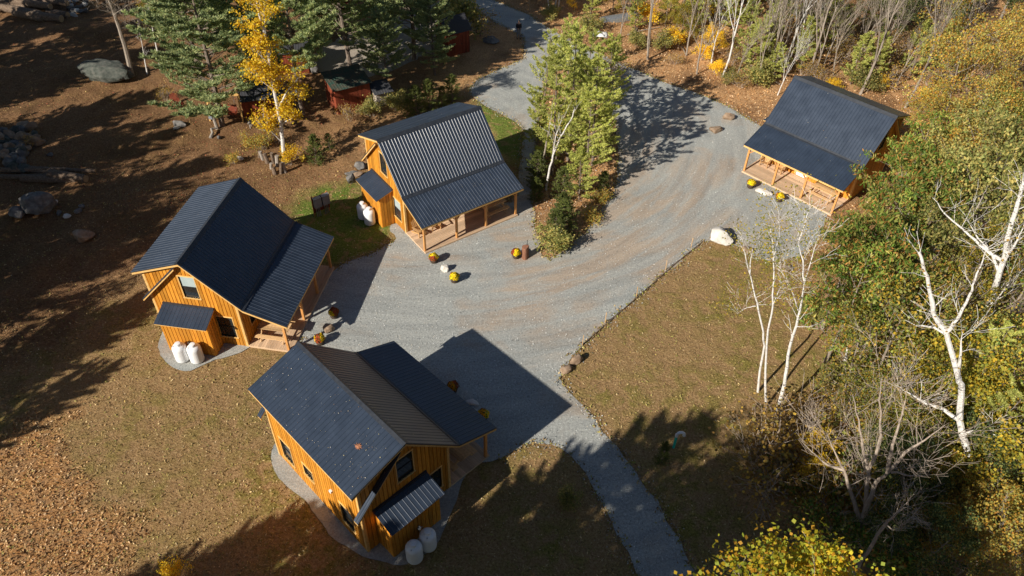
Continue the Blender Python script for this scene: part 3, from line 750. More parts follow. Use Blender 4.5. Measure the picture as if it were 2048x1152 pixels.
for (u, v, lab, sd, a, b, bi) in (
    (868, 524, 'yellow and red potted flowers at the corner of the upper middle cabin deck', 1, YEL, RUST, -.55),
    (909, 563, 'all yellow flowers in a barrel pot next to the cube shaped white rock', 2, YEL, ORG, -.85),
    (1032, 515, 'yellow and rusty flowers in a pot beside the brown stump', 3, YEL, RUST, -.5),
    (641, 687, 'sunlit half yellow half rust flowers in a pot by the left cabin deck', 4, YEL, RUST, -.3),
    (669, 634, 'shaded pot of flowers at the far side of the rock by the left cabin', 5, YEL, RUST, .3),
    (1500, 375, 'yellow flowers in a pot at the left end of the far cabin porch', 6, YEL, ORG, -.9),
    (1557, 402, 'orange yellow flowers in a pot right of the long white rock', 7, YEL, ORG, -.4),
    (966, 838, 'orange flowers in deep shade by the porch eave of the nearest cabin', 8, ORG, YEL, .2),
    (906, 782, 'shaded flowers just showing above the porch roof of the nearest cabin', 9, ORG, RUST, .2)):
    mum_pot(G(u, v, .016), lab, sd, a, b, bi)

def rock(loc, size, seed, mat, label, rz=0, cat='rock', name='boulder', group=None, sub=3, rough=.35):
    bm = bmesh.new(); bmesh.ops.create_icosphere(bm, subdivisions=sub, radius=1)
    rng = random.Random(seed); planes = [(Vector((rng.gauss(0, 1), rng.gauss(0, 1), rng.gauss(0, 1))).normalized(), rng.uniform(.55, .85)) for _ in range(9)]
    for v in bm.verts:
        p = v.co.copy()
        for n_, d_ in planes:
            q = p.dot(n_)
            if q > d_: p -= n_*(q-d_)*.85
        p *= 1+rough*.5*mnoise.noise(p*1.8+Vector((seed, 0, 0)))+.10*mnoise.noise(p*5+Vector((0, seed, 0)))
        v.co = Vector((p.x*size[0], p.y*size[1], p.z*size[2]+size[2]*.62))
    me = bpy.data.meshes.new(name); bm.to_mesh(me); bm.free()
    me.polygons.foreach_set('use_smooth', [True]*len(me.polygons)); me.set_sharp_from_angle(angle=math.radians(32))
    o = link_mesh(name, me, M[mat], loc=loc); o.rotation_euler = (0, 0, rz)
    return tag(o, label, cat, group)
def gz(u, v, dz=0):
    x, y, _ = G(u, v); return (x, y, height_at(x, y)+dz)
rock(gz(890, 541), (.30, .30, .30), 3, 'rock_white', 'cube shaped white rock between two yellow flower pots', cat='rock')
rock(gz(658, 660), (.42, .30, .32), 5, 'rock_tan', 'pale brown rock between two flower pots by the left cabin', .9)
rock(gz(1527, 388), (.62, .34, .28), 8, 'rock_white', 'long white rock between two flower pots at the far cabin', -.35)
rock(gz(944, 806), (.42, .22, .10), 9, 'rock_white', 'flat pale rock in the shade of the nearest cabin', -.5)
rock(gz(1438, 483), (.95, .75, .62), 12, 'rock_white', 'large sunlit white boulder at the upper corner of the lawn', -.2, rough=.12)
rock(gz(1492, 502), (.50, .34, .18), 14, 'rock_tan', 'flat tan rock right of the large white boulder', .1)
rock(gz(1569, 540), (.58, .32, .2), 15, 'rock_tan', 'low pink tan rock at the gravel edge behind the thin birches', .1)
rock(gz(1152, 724), (.44, .28, .34), 16, 'rock_tan', 'upright brown rock casting a shadow at the lower corner of the drive', .8)
rock(gz(1132, 742), (.42, .28, .24), 17, 'rock_tan', 'brown rock leaning on its neighbour at the lower corner of the drive', .9)
rock(gz(1430, 263), (.62, .40, .30), 18, 'rock_tan', 'pointed tan rock nearer the far cabin on the gravel', .3)
rock(gz(1457, 238), (.52, .40, .36), 19, 'rock_tan', 'rounded tan rock at the leaf litter edge above its pointed neighbour', 0)
rock(gz(702, 366), (.36, .30, .5), 21, 'rock_grey', 'lowest grey rock of the four behind the upper middle cabin', .6)
rock(gz(704, 350), (.5, .26, .24), 22, 'rock_grey', 'long dark rock of the four behind the upper middle cabin', .3)
rock(gz(722, 338), (.55, .4, .36), 23, 'rock_grey', 'largest pale rock of the four behind the upper middle cabin', .2)
rock(gz(716, 352), (.42, .2, .2), 24, 'rock_tan', 'slim tan rock of the four behind the upper middle cabin', .5)
rock(gz(220, 160), (2.35, 1.25, 1.0), 31, 'rock_green', 'huge mossy boulder under the leaning grey tree', -.15, sub=4)
rock(gz(85, 425), (1.25, .85, .8), 33, 'rock_grey', 'big shaded grey boulder below the old log pile', .2, sub=4)
rock(gz(38, 437), (.75, .5, .4), 34, 'rock_grey', 'bluish grey boulder left of the big shaded boulder', -.6)
rock(gz(172, 480), (.8, .6, .5), 35, 'rock_tan', 'dark brown boulder alone on the shaded slope', .3)
rock(gz(361, 255), (.7, .34, .3), 36, 'rock_grey', 'long low rock below the small red chair', -.4)
rock(gz(982, 84), (.85, .6, .32), 38, 'rock_grey', 'flat bluish slab in the shade near the standing person', .2)
rock(gz(632, 146), (.4, .4, .8), 39, 'rock_grey', 'pointed grey rock standing between the pine trunks', .1)
rock(gz(1068, 1), (.5, .4, .3), 41, 'rock_grey', 'small rock at the top edge of the road', .1)
# ring of stones with plants (flower bed on the lawn)
for i, (u, v, sz, mt, lab) in enumerate((
    (1612, 654, (.42, .26, .2), 'rock_tan', 'rusty tan rock at the front left of the small flower bed'),
    (1633, 655, (.44, .22, .16), 'rock_tan', 'flat rusty rock at the front middle of the small flower bed'),
    (1648, 648, (.30, .3, .28), 'rock_grey', 'grey rock at the front right of the small flower bed'),
    (1643, 632, (.34, .24, .42), 'rock_tan', 'upright tan rock at the back of the small flower bed'),
    (1655, 640, (.22, .2, .22), 'rock_grey', 'little grey rock tucked at the right of the small flower bed'))):
    rock(gz(u, v), sz, 50+i, mt, lab, i*.5)

# lawn edging and stakes
ed = [(1165, 690), (1222, 641), (1290, 582), (1352, 527), (1408, 482)]
for i in range(4):
    a, b = Vector(gz(*ed[i])), Vector(gz(*ed[i+1])); d = (b-a)*.012
    m = MB(); m.bar((0, 0, .05), tuple((b-a)-d+Vector((0, 0, .05-(b-a-d).z))), .05, .08)
    o = m.build('landscape_timber', M['logbark'], loc=(a.x, a.y, 0)); tag(o, ['weathered edging timber nearest the pair of brown rocks', 'second edging timber from the pair of brown rocks', 'second edging timber from the large white boulder', 'weathered edging timber nearest the large white boulder'][i], 'edging', 'timbers edging the lawn')
for i, (u, v) in enumerate(((1164, 691), (1210, 646), (1273, 594), (1331, 540), (1382, 495))):
    x, y, z = gz(u, v); m = MB(); m.bar((0, 0, -.1), (.03, .01, .78), .035, .035); m.box(.012, .05, -.012, .032, .76, .84)
    o = m.build('wooden_stake', M['furn'], loc=(x, y, z)); o.rotation_euler = (0, 0, i)
    tag(o, ['first thin stake from the pair of brown rocks along the lawn edge', 'second thin stake from the pair of brown rocks', 'middle stake of the five along the lawn edge', 'fourth thin stake, second from the large white boulder', 'thin stake closest to the large white boulder'][i], 'stake', 'stakes along the lawn edge')

# stump with a pry bar beside the middle pot
t = empty('tree_stump', G(1050, 515, .01), .3, 'rusty brown stump with an iron bar at the tip of the wooded island', 'stump')
m = MB(); rr = random.Random(4); vs = []; n = 14
for z, r in ((0, .26), (.1, .235), (.5, .22), (.86, .225), (.93, .21)):
    for k in range(n):
        a = 2*math.pi*k/n; q = r*(1+.12*math.sin(3*a+1)+.06*math.sin(7*a)); vs.append((q*math.cos(a), q*math.sin(a), z+(.05*math.cos(a) if z > .8 else 0)))
m.add(vs, [(i*n+k, i*n+(k+1) % n, (i+1)*n+(k+1) % n, (i+1)*n+k) for i in range(4) for k in range(n)]+[tuple(range(4*n, 5*n))])
m.build('trunk', M['stump'], t)
m = MB(); m.tube([(.13, .08, .9), (.15, .12, 1.2), (.17, .16, 1.32)], .02, 6); m.lathe([(.05, .9), (.06, .93), (.02, .97)], 8, (.13, .08, 0)); m.build('iron_bar', M['black'], t)

# green standpipe with white elbow
t = empty('vent_pipe', gz(1347, 895), 0, 'green pipe with a white curved top standing in the shade', 'pipe')
m = MB(); m.tube([(0, 0, -.2), (.0, 0, .95)], .07, 14); m.build('pipe', M['greenpipe'], t, smooth=True)
m = MB(); m.tube([(.0, 0, .93), (.0, 0, 1.12), (.04, 0, 1.2), (.13, 0, 1.26), (.24, 0, 1.26), (.33, 0, 1.2), (.36, 0, 1.1), (.36, 0, 1.02)], [.084, .084, .076, .076, .076, .076, .076, .086], 14); m.build('elbow', M['white'], t, smooth=True)

# electric meter board
bx = Vector(gz(646, 428)); t = empty('meter_board', tuple(bx), .70, 'wooden board with two grey electric boxes on the shaded grass', 'meter board')
m = MB(); m.box(-.62, .62, .02, .06, .35, 1.62); m.build('board', M['redwood'], t)
for x in (-.56, .56):
    m = MB(); m.box(x-.045, x+.045, .065, .155, -.2, 1.66); m.build('post', M['post'], t)
for x in (-.31, .31):
    m = MB(); m.box(x-.25, x+.25, -.22, .018, .85, 1.55); b = m.build('electric_box', M['boxgrey'], t, bevel=.015)
    m = MB(); m.box(x-.27, x+.27, -.25, -.222, .84, 1.57); m.build('cover', M['boxgrey'], b, bevel=.006)
    m = MB(); m.hexa([(x-.28, -.27, 1.575), (x+.28, -.27, 1.575), (x+.28, .018, 1.60), (x-.28, .018, 1.60), (x-.28, -.27, 1.59), (x+.28, -.27, 1.59), (x+.28, .018, 1.62), (x-.28, .018, 1.62)]); m.build('rain_hood', M['steel'], b)
    for q in (-.12, 0, .12):
        m = MB(); m.tube([(x+q, -.06, .86), (x+q, -.06, .1), (x+q, -.05, -.2)], .033, 8); m.build('conduit', M['steel'], t)
# ------------------------------------------------------------------ trees
def cards(rng, Cn, size, aspect=1., pal=None, up=.3, droop=0., dirs=None, shade=.18, fold=0.):
    """one small leaf face per centre; returns V, cols"""
    n = len(Cn); s = size*rng.uniform(.65, 1.3, n)[:, None]
    if dirs is None: d = rng.normal(size=(n, 3))
    else: d = dirs+rng.normal(size=(n, 3))*.35
    d[:, 2] -= droop; d /= np.linalg.norm(d, axis=1)[:, None]+1e-9
    nn = rng.normal(size=(n, 3)); nn[:, 2] += up*3
    u = np.cross(d, nn); u /= np.linalg.norm(u, axis=1)[:, None]+1e-9
    a = d*s*aspect*.5; b = u*s*.5
    V = np.stack([Cn-a, Cn+b-a*.1, Cn+a, Cn-b-a*.1], 1).reshape(-1, 3)
    pal = np.array(pal); w_ = rng.integers(len(pal), size=n)
    cols = pal[w_]*rng.uniform(1-shade, 1+shade, n)[:, None]
    return V, cols
def crown_obj(name, V, cols, mat, parent):
    me = np_mesh(name, V, np.arange(len(V)).reshape(-1, 4), cols)
    return link_mesh(name, me, M[mat], parent)

def branchy(rng, mb, start, d, length, r, level, tips, maxlevel, spread=.6, up=.15, nsub=(3, 5), wig=.18, shrink=.6):
    n = 5 if level < 2 else 4
    pts = [Vector(start)]; dd = Vector(d).normalized()
    for i in range(n-1):
        dd = (dd+Vector((rng.normal(), rng.normal(), rng.normal()))*wig*.5+Vector((0, 0, up*.35))).normalized()
        pts.append(pts[-1]+dd*length/(n-1))
    radii = [max(r*(1-.75*i/(n-1)), .006) for i in range(n)]
    mb.tube(pts, radii, 6 if level == 0 else 4 if level < 3 else 3)
    if level >= maxlevel:
        tips.append((pts[-1], dd)); tips.append((pts[-2], dd)); return
    if level == maxlevel-1: tips.append((pts[-1], dd))
    k = rng.integers(nsub[0], nsub[1]+1)
    for i in range(k):
        t = .3+.7*(i+rng.uniform(.2, .8))/k; j = min(int(t*(n-1)), n-2); f = t*(n-1)-j; p = pts[j].lerp(pts[j+1], f)
        ax = dd.cross(Vector((rng.normal(), rng.normal(), rng.normal()))).normalized()
        nd = (Matrix.Rotation(spread*rng.uniform(.7, 1.3), 3, ax) @ dd)
        branchy(rng, mb, p, nd, length*shrink*rng.uniform(.8, 1.2), radii[j]*.6, level+1, tips, maxlevel, spread, up, nsub, wig, shrink)

LP = {  # leaf palettes (linear)
 'yel': [(.92, .60, .025), (.96, .72, .05), (.86, .50, .02), (.80, .58, .05)],
 'ygr': [(.42, .33, .04), (.30, .28, .04), (.50, .34, .03), (.20, .22, .04)],
 'org': [(.48, .31, .05), (.56, .40, .08), (.38, .31, .07), (.28, .29, .07), (.44, .21, .035), (.34, .33, .09)],
 'brn': [(.38, .22, .06), (.50, .31, .08), (.28, .23, .07), (.58, .38, .06), (.20, .13, .05)],
 'grn': [(.13, .23, .035), (.22, .31, .05), (.36, .39, .08), (.09, .16, .03), (.46, .40, .11), (.48, .24, .06)],
 'olv': [(.28, .29, .085), (.38, .35, .11), (.18, .21, .06), (.50, .40, .12)],
 'dkg': [(.05, .09, .03), (.08, .12, .04), (.10, .13, .04)],
 'pine': [(.33, .40, .19), (.42, .48, .20), (.22, .30, .14), (.52, .54, .24)],
 'pinel': [(.50, .53, .13), (.60, .62, .16), (.38, .44, .12), (.72, .68, .22)],
 'spru': [(.16, .19, .05), (.22, .24, .06), (.11, .15, .045)],
 'map': [(.60, .50, .03), (.45, .46, .04), (.70, .48, .03), (.34, .40, .05), (.62, .33, .03)],
}
def leaves_at(rng, tips, per, rad, size, pal, aspect=1.2, flat=.8, droop=0., **k):
    P = np.array([tuple(t[0]) for t in tips]); D = np.array([tuple(t[1]) for t in tips])
    P = np.repeat(P, per, 0); D = np.repeat(D, per, 0)
    off = rng.normal(size=P.shape)*rad*.55; off[:, 2] *= flat
    return cards(rng, P+off+D*rad*.3, size, aspect, pal, droop=droop, **k)

def t_leafy(seed, h, pal, bark, size=.13, per=16, rad=.42, cr=.5, start=.3, droop=0., aspect=1.2, levels=3, n1=9, spread=.62, trunkr=.017, loc=(0, 0, -500), nm='tree', flat=.8):
    rng = np.random.default_rng(seed); t = empty(nm, loc); mb = MB(); tips = []
    pts = [Vector((0, 0, -.3))]; d = Vector((rng.normal()*.05, rng.normal()*.05, 1)); m = 7
    for i in range(m):
        d = (d+Vector((rng.normal()*.06, rng.normal()*.06, .1))).normalized(); pts.append(pts[-1]+d*h*.9/m)
    r0 = h*trunkr; radii = [r0*(1.15 if i == 0 else 1-.85*i/m) for i in range(m+1)]
    mb.tube(pts, radii, 8)
    for i in range(n1):
        tt = start+(1-start)*(i+.5)/n1; j = min(int(tt*m), m-1); p = pts[j].lerp(pts[j+1], tt*m-j)
        a = i*2.4+rng.uniform(-.4, .4); ln = h*cr*(.55+.45*math.sin(math.pi*min(1, (tt-start)/(1-start)*.8+.2)))*rng.uniform(.8, 1.15)*.62
        el = .35+.7*(tt-start)
        branchy(rng, mb, p, (math.cos(a), math.sin(a), el), ln, radii[j]*.5, 1, tips, levels, spread)
    tips.append((pts[-1], d))
    mb.build('trunk', M[bark], t, smooth=True)
    if per:
        V, c = leaves_at(rng, tips, per, rad, size, pal, aspect, flat, droop); crown_obj('crown', V, c, 'leaf', t)
    return t
def t_bare(seed, h, bark='twigbark', stems=4, levels=4, lean=.35, loc=(0, 0, -500), r=.012, nm='bare_tree', nsub=(3, 4), leaves=None):
    rng = np.random.default_rng(seed); t = empty(nm, loc); tips = []
    for i in range(stems):
        a = i*2*math.pi/stems+rng.uniform(-.4, .4)
        mb = MB(); branchy(rng, mb, (.08*math.cos(a), .08*math.sin(a), -.2), (lean*math.cos(a), lean*math.sin(a), 1), h*.62*rng.uniform(.85, 1.1), h*r, 0, tips, levels, .42, .35, nsub, .14, .58)
        mb.build('trunk' if i == 0 else 'limb', M[bark], t, smooth=True)
    if leaves: V, c = leaves_at(rng, tips, leaves[1], .35, .09, LP[leaves[0]]); crown_obj('crown', V, c, 'leaf', t)
    return t
def t_pine(seed, h, pal='pine', start=.25, wid=.24, step=.62, nb=5, tuft=15, size=.24, trunkr=.013, loc=(0, 0, -500), nm='pine_tree', gap=.15, twig=2):
    rng = np.random.default_rng(seed); t = empty(nm, loc); mb = MB(); m = 8
    pts = [Vector((0, 0, -.3))]; d = Vector((0, 0, 1))
    for i in range(m):
        d = (d+Vector((rng.normal()*.03, rng.normal()*.03, .2))).normalized(); pts.append(pts[-1]+d*(h+.3)/m)
    radii = [h*trunkr*(1-.93*i/m) for i in range(m+1)]; mb.tube(pts, radii, 8)
    cen = []; dirs = []
    z = h*start
    while z < h*.985:
        f = z/h; j = min(int(f*m), m-1); p = pts[j].lerp(pts[j+1], f*m-j)
        prof = math.sin(math.pi*min(1, ((1-f)/(1-start))**.75*.62+.0))*1.0+.05
        for k in range(nb):
            if rng.random() < gap: continue
            a = rng.uniform(0, 2*math.pi); ln = h*wid*prof*rng.uniform(.55, 1.2)
            q = p.copy(); bd = Vector((math.cos(a), math.sin(a), .05+.5*f)).normalized(); bp = [q.copy()]
            ns = 5
            for s in range(ns):
                bd = (bd+Vector((rng.normal()*.1, rng.normal()*.1, .08))).normalized(); q = q+bd*ln/ns; bp.append(q.copy())
            mb.tube(bp, [max(.006, radii[j]*.28*(1-i/(ns+1))) for i in range(ns+1)], 3)
            side = Vector((-bd.y, bd.x, 0))
            nt_ = max(3, int(ln/.24))
            for s in range(nt_):
                u = .28+.72*(s+.6)/nt_; jj = min(int(u*ns), ns-1); c0 = bp[jj].lerp(bp[jj+1], u*ns-jj)
                for q2 in range(twig):
                    sg = rng.uniform(-1, 1)*ln*.28*(1.15-u)
                    c = c0+side*sg+bd*abs(sg)*.4+Vector((0, 0, rng.uniform(-.05, .12)))
                    cen.append(tuple(c)); dirs.append(tuple(bd*.6+side*(sg*.8)+Vector((0, 0, .5))))
        z += step*rng.uniform(.75, 1.2)*(1.1-.45*f)
    cen.append((pts[-1].x, pts[-1].y, pts[-1].z)); dirs.append((0, 0, 1))
    mb.build('trunk', M['pinebark'], t, smooth=True)
    P = np.repeat(np.array(cen), tuft, 0); D = np.repeat(np.array(dirs), tuft, 0)
    rd = rng.normal(size=P.shape); rd /= np.linalg.norm(rd, axis=1)[:, None]; rd[:, 2] = np.abs(rd[:, 2])*.7+rd[:, 2]*.3
    dd = rd*.8+D*.5
    V, c = cards(rng, P+dd*size*.55, size*.28, 4.2, LP[pal], dirs=dd*2., shade=.25)
    crown_obj('crown', V, c, 'needle', t); return t
def t_bush(seed, h, wid, pal, per=10, size=.1, stems=7, bark='twigbark', nm='shrub', aspect=1.2, levels=2, rad=.28, loc=(0, 0, -500)):
    rng = np.random.default_rng(seed); t = empty(nm, loc); mb = MB(); tips = []
    for i in range(stems):
        a = rng.uniform(0, 6.28); l = rng.uniform(.2, 1)*wid/h
        branchy(rng, mb, (.1*wid*math.cos(a), .1*wid*math.sin(a), -.1), (l*math.cos(a), l*math.sin(a), 1), h*.7*rng.uniform(.7, 1.1), .012*h**.6+.006, 1, tips, 1+levels, .6, .1, (3, 5), .2, .6)
    mb.build('stems', M[bark], t, smooth=True)
    V, c = leaves_at(rng, tips, per, rad, size, LP[pal], aspect); crown_obj('crown' if h > 1.6 else 'leaves', V, c, 'leaf', t); return t

USED = set()
PROTO = {}
def proto(kind):
    if kind in PROTO: return PROTO[kind]
    k, v = kind.rsplit('_', 1); s = int(v)
    P_ = LP
    f = {
     'pine': lambda: t_pine(10+s, 15, start=.14+.07*s, wid=.25, nb=7, step=.62, size=.27, gap=.15),
     'slimpine': lambda: t_pine(20+s, 13, 'pinel', start=.08+.09*s, wid=.22, tuft=9, step=.58, nb=5, gap=.48, twig=3, size=.23),
     'barepine': lambda: t_pine(30+s, 14, 'pine', start=.55, wid=.2, nb=4, gap=.3),
     'youngpine': lambda: t_pine(40+s, 6, 'pinel', start=.12, wid=.26, step=.4, nb=5, size=.2, tuft=14, nm='young_pine_tree'),
     'spruce': lambda: t_pine(50+s, 3, 'spru', start=.04, wid=.33, step=.17, nb=7, size=.12, tuft=10, gap=.05, nm='spruce_sapling'),
     'birch': lambda: t_leafy(60+s, 11, P_['ygr'], 'birchbark', .10, 6, .5, .32, .4, n1=12, trunkr=.010, nm='birch_tree'),
     'yellow': lambda: t_leafy(70+s, 7, P_['yel'] if s < 1 else P_['ygr'], 'greybark', .13, 14, .42, .5, .2, nm='maple_tree', n1=11),
     'orange': lambda: t_leafy(80+s, 8, P_['org'], 'greybark', .12, 13, .45, .5, .22, nm='autumn_tree', n1=12),
     'brown': lambda: t_leafy(90+s, 7.5, (P_['brn'][:2]+P_['ygr'][1:2]+P_['olv'][:2]+P_['grn'][2:4]) if s else (P_['olv'][:2]+P_['ygr'][1:]+P_['grn'][2:4]+P_['brn'][3:]), 'greybark', .12, 22, .5, .52, .18, levels=2, spread=.7, nm='autumn_tree', n1=14),
     'green': lambda: t_leafy(100+s, 7.5, P_['grn'], 'greybark', .095, 34, .42, .50, .2, droop=.7, aspect=3.2, nm='green_leafy_tree', n1=12, flat=.45, levels=2, spread=.7),
     'olive': lambda: t_leafy(110+s, 8, P_['olv'], 'greybark', .11, 34, .45, .52, .2, nm='olive_green_tree', n1=13, aspect=1.8, levels=2, spread=.7, flat=.6),
     'dark': lambda: t_leafy(120+s, 9, P_['dkg']+P_['olv'][:1], 'greybark', .15, 13, .5, .5, .2, nm='dark_green_tree', n1=13),
     'bare': lambda: t_bare(130+s, 9, stems=3+s % 2, nsub=(3, 4)),
     'pole': lambda: t_bare(140+s, 10, 'greybark', stems=1, levels=3, lean=.12, r=.010, nm='bare_tree', nsub=(4, 6)),
     'whitepole': lambda: t_bare(150+s, 10, 'birchbark', stems=1, levels=3, lean=.15, r=.009, nm='birch_tree', nsub=(4, 6), leaves=('ygr', 1)),
     'bushy': lambda: t_bush(160+s, 1.8, 1.3, 'yel', per=7),
     'bushg': lambda: t_bush(170+s, 1.7, 1.3, 'olv', per=12),
     'bushb': lambda: t_bush(180+s, 1.6, 1.4, 'brn', per=3, size=.07),
     'bushr': lambda: t_bush(190+s, 1.1, 1.0, 'org', per=5, size=.08),
     'bushd': lambda: t_bush(195+s, 2.6, 1.8, 'grn', per=10, size=.12),
    }[k]
    PROTO[kind] = f(); return PROTO[kind]
TR = random.Random(77)
def tree(kind, loc, h=None, label=None, group=None, cat='tree', wid=None, rz=None):
    p = proto(kind); base = {'pine': 15, 'slimpine': 13, 'barepine': 14, 'youngpine': 6, 'spruce': 3, 'birch': 11, 'yellow': 7, 'orange': 8, 'brown': 7.5, 'green': 7.5, 'olive': 8, 'dark': 9, 'bare': 9, 'pole': 10, 'whitepole': 10,
                             'bushy': 1.8, 'bushg': 1.7, 'bushb': 1.6, 'bushr': 1.1, 'bushd': 2.6}[kind.rsplit('_', 1)[0]]
    s = (h or base)/base; w_ = s*(wid or 1); rz = TR.uniform(0, 6.28) if rz is None else rz
    if kind not in USED:
        USED.add(kind); o = p; o.location = loc; o.rotation_euler = (0, 0, rz); o.scale = (w_, w_, s)
    else: o = copy_tree(p, loc, rz, (w_, w_, s))
    o['label'] = label; o['category'] = cat
    if group: o['group'] = group
    elif 'group' in o: del o['group']
    return o
def TB(kind, u, v, h, label, group=None, **k):       # by the foot of the trunk
    x, y, _ = G(u, v); return tree(kind, (x, y, height_at(x, y)), h, label, group, **k)
def TC(kind, u, v, zc, h, label, group=None, **k):    # by the middle of the crown, zc above the ground
    x, y, _ = G(u, v, zc); return tree(kind, (x, y, height_at(x, y)), h, label, group, **k)

def along(base, u, v, tilt=(0, 0)):                # where the line of sight (u,v) passes closest to a stem rising from base
    best = None; z = 0.
    lo, hi = -1., 30.
    d = FW + R2*(u-1024)/F + U2*(576-v)/F
    for i in range(400):
        z = lo+(hi-lo)*i/399; t = (z-CAM_H)/d[2]; x, y = t*d[0], t*d[1]
        e = (x-base[0]-tilt[0]*z)**2+(y-base[1]-tilt[1]*z)**2
        if best is None or e < best[0]: best = (e, Vector((x, y, z)))
    return best[1]
def hero(name, base, stems, r0, bark, label, cat='tree', leaf=None, twigs=5, seed=1, tilt=(0, 0), twl=1.6, group=None, lv=3):
    """a tree whose stems follow surveyed points; stems = (first radius, [(u,v)...])"""
    rng = np.random.default_rng(seed); bx, by, _ = G(*base); bz = height_at(bx, by)
    t = empty(name, (bx, by, bz), 0, label, cat, group); o = Vector((bx, by, bz)); tips = []
    tm = MB(); lms = []
    for si, (r, pp) in enumerate(stems):
        P_ = [along((bx, by), u, v, tilt)-o for u, v in pp]
        if si == 0: P_[0] = Vector((0, 0, -.25))
        # smooth subdivide
        Q = [P_[0]]
        for a, b in zip(P_, P_[1:]):
            Q += [a.lerp(b, .33)+Vector(rng.normal(size=3))*.02, a.lerp(b, .66)+Vector(rng.normal(size=3))*.02, b]
        n = len(Q); rad = [r*(1-(.72 if si == 0 and len(stems) > 1 else .9)*i/(n-1)) for i in range(n)]
        if si: lms.append(MB())
        lm = lms[-1] if si else tm
        lm.tube(Q, rad, 8)
        for k in range(twigs*2):
            f = rng.uniform(.45 if si == 0 else .2, (.70 if leaf and leaf[0] == 'yel' else 1)); j = min(int(f*(n-1)), n-2); p = Q[j].lerp(Q[j+1], rng.random())
            a = rng.uniform(0, 6.28); branchy(rng, lm, p, (math.cos(a), math.sin(a), rng.uniform(.4, 1.6)), twl*rng.uniform(.6, 1.2), min(rad[j]*.3, .022), 2, tips, lv+1, .55, .15, (2, 4), .2, .6)
    tm.build('trunk', M[bark], t, smooth=True)
    for lm in lms: lm.build('limb', M[bark], t, smooth=True)
    if leaf:
        pal, per, size, rad = leaf; V, c = leaves_at(rng, tips, per, rad, size, LP[pal]); crown_obj('crown', V, c, 'leaf', t)
    return t

# hero trees --------------------------------------------------------
hero('birch_tree', (1979, 1068), [(.19, [(1979, 1068), (1976, 965), (1949, 941), (1933, 901), (1924, 868), (1919, 841), (1923, 768), (1916, 751), (1903, 704), (1893, 667), (1869, 631), (1864, 600), (1856, 564), (1846, 530), (1838, 505)]),
    (.09, [(1893, 667), (1905, 650), (1919, 631), (1939, 590), (1950, 560), (1966, 520), (1975, 490)]), (.10, [(1919, 841), (1886, 818), (1849, 806), (1815, 785), (1790, 770)]), (.06, [(1893, 670), (1868, 655), (1833, 651), (1810, 640)]),
    (.08, [(1924, 870), (1945, 862), (2000, 872), (2060, 878)]), (.08, [(1916, 745), (1922, 700), (1925, 665)])], .24, 'birchbark', 'thick crooked white birch forking twice over the dark lower right corner', leaf=('brn', 1, .09, .4), twigs=4, seed=3, twl=1.2, lv=2)
hero('birch_tree', (1942, 745), [(.21, [(1942, 745), (1956, 681), (1973, 624), (1989, 577), (2006, 524), (2019, 461), (2036, 404), (2046, 370), (2060, 300)]),
    (.10, [(2003, 521), (1969, 497), (1939, 471), (1889, 427), (1865, 395)]), (.09, [(1998, 545), (1985, 510), (1955, 475), (1935, 440)]), (.08, [(2010, 520), (2035, 480), (2048, 455)]), (.07, [(1975, 620), (2000, 590), (2025, 560)])], .26, 'birchbark', 'tall white birch leaning out of the right edge above the yellow leaves', leaf=('olv', 2, .09, .4), twigs=5, seed=4, twl=1.5, lv=2)
hero('birch_tree', (1553, 831), [(.105, [(1553, 831), (1569, 768), (1576, 711), (1593, 651), (1603, 604), (1609, 564)]), (.045, [(1609, 564), (1606, 520), (1596, 484), (1599, 440)]), (.035, [(1596, 484), (1612, 440), (1620, 415)]),
    (.03, [(1596, 620), (1585, 585), (1569, 557), (1560, 520)]), (.03, [(1609, 564), (1628, 500), (1640, 460)])], .1, 'birchbark', 'slender bright white birch with a clean trunk standing on the brown lawn', leaf=('ygr', 1, .08, .5), twigs=4, seed=5, twl=1.2, lv=2)
hero('birch_tree', (1517, 785), [(.07, [(1517, 785), (1520, 740), (1529, 691), (1524, 651), (1514, 604), (1504, 564), (1494, 527), (1488, 500)]), (.035, [(1500, 545), (1502, 515), (1506, 490)]), (.03, [(1512, 612), (1495, 615), (1474, 628)])], .1, 'birchbark',
     'left stem of the thin twin birches with sparse yellow leaves', leaf=('ygr', 12, .075, .6), twigs=3, seed=6, twl=1.2, lv=2)
hero('birch_tree', (1534, 816), [(.065, [(1534, 816), (1531, 740), (1536, 660), (1546, 610), (1548, 540), (1546, 484), (1540, 450)]), (.03, [(1546, 610), (1563, 570)]), (.03, [(1547, 520), (1556, 480), (1560, 450)])], .1, 'birchbark',
     'right stem of the thin twin birches with mottled bark', leaf=('ygr', 12, .075, .6), twigs=3, seed=7, twl=1.2, lv=2)
hero('dead_tree', (1690, 730), [(.10, [(1690, 730), (1694, 705), (1700, 680), (1708, 655)])], .1, 'birchbark', 'short broken birch stub with mottled bark on the lawn edge', twigs=1, seed=8, twl=.5, lv=1)
hero('birch_tree', (568, 330), [(.16, [(568, 330), (566, 290), (563, 254), (556, 218), (548, 180), (540, 130), (532, 77), (522, 43), (514, 7), (508, -30)]), (.07, [(556, 218), (570, 190), (590, 165), (600, 140)]), (.05, [(532, 77), (529, 40), (527, 0)]),
    (.05, [(548, 180), (520, 160), (500, 140)]), (.05, [(562, 250), (590, 232), (612, 228)]), (.04, [(566, 285), (540, 262), (515, 258)]), (.05, [(540, 130), (515, 105), (500, 95)])], .16, 'birchbark',
     'white birch in bright golden yellow leaf between the two left cabins', leaf=('yel', 11, .12, .34), twigs=3, seed=9, twl=1.05, lv=3)
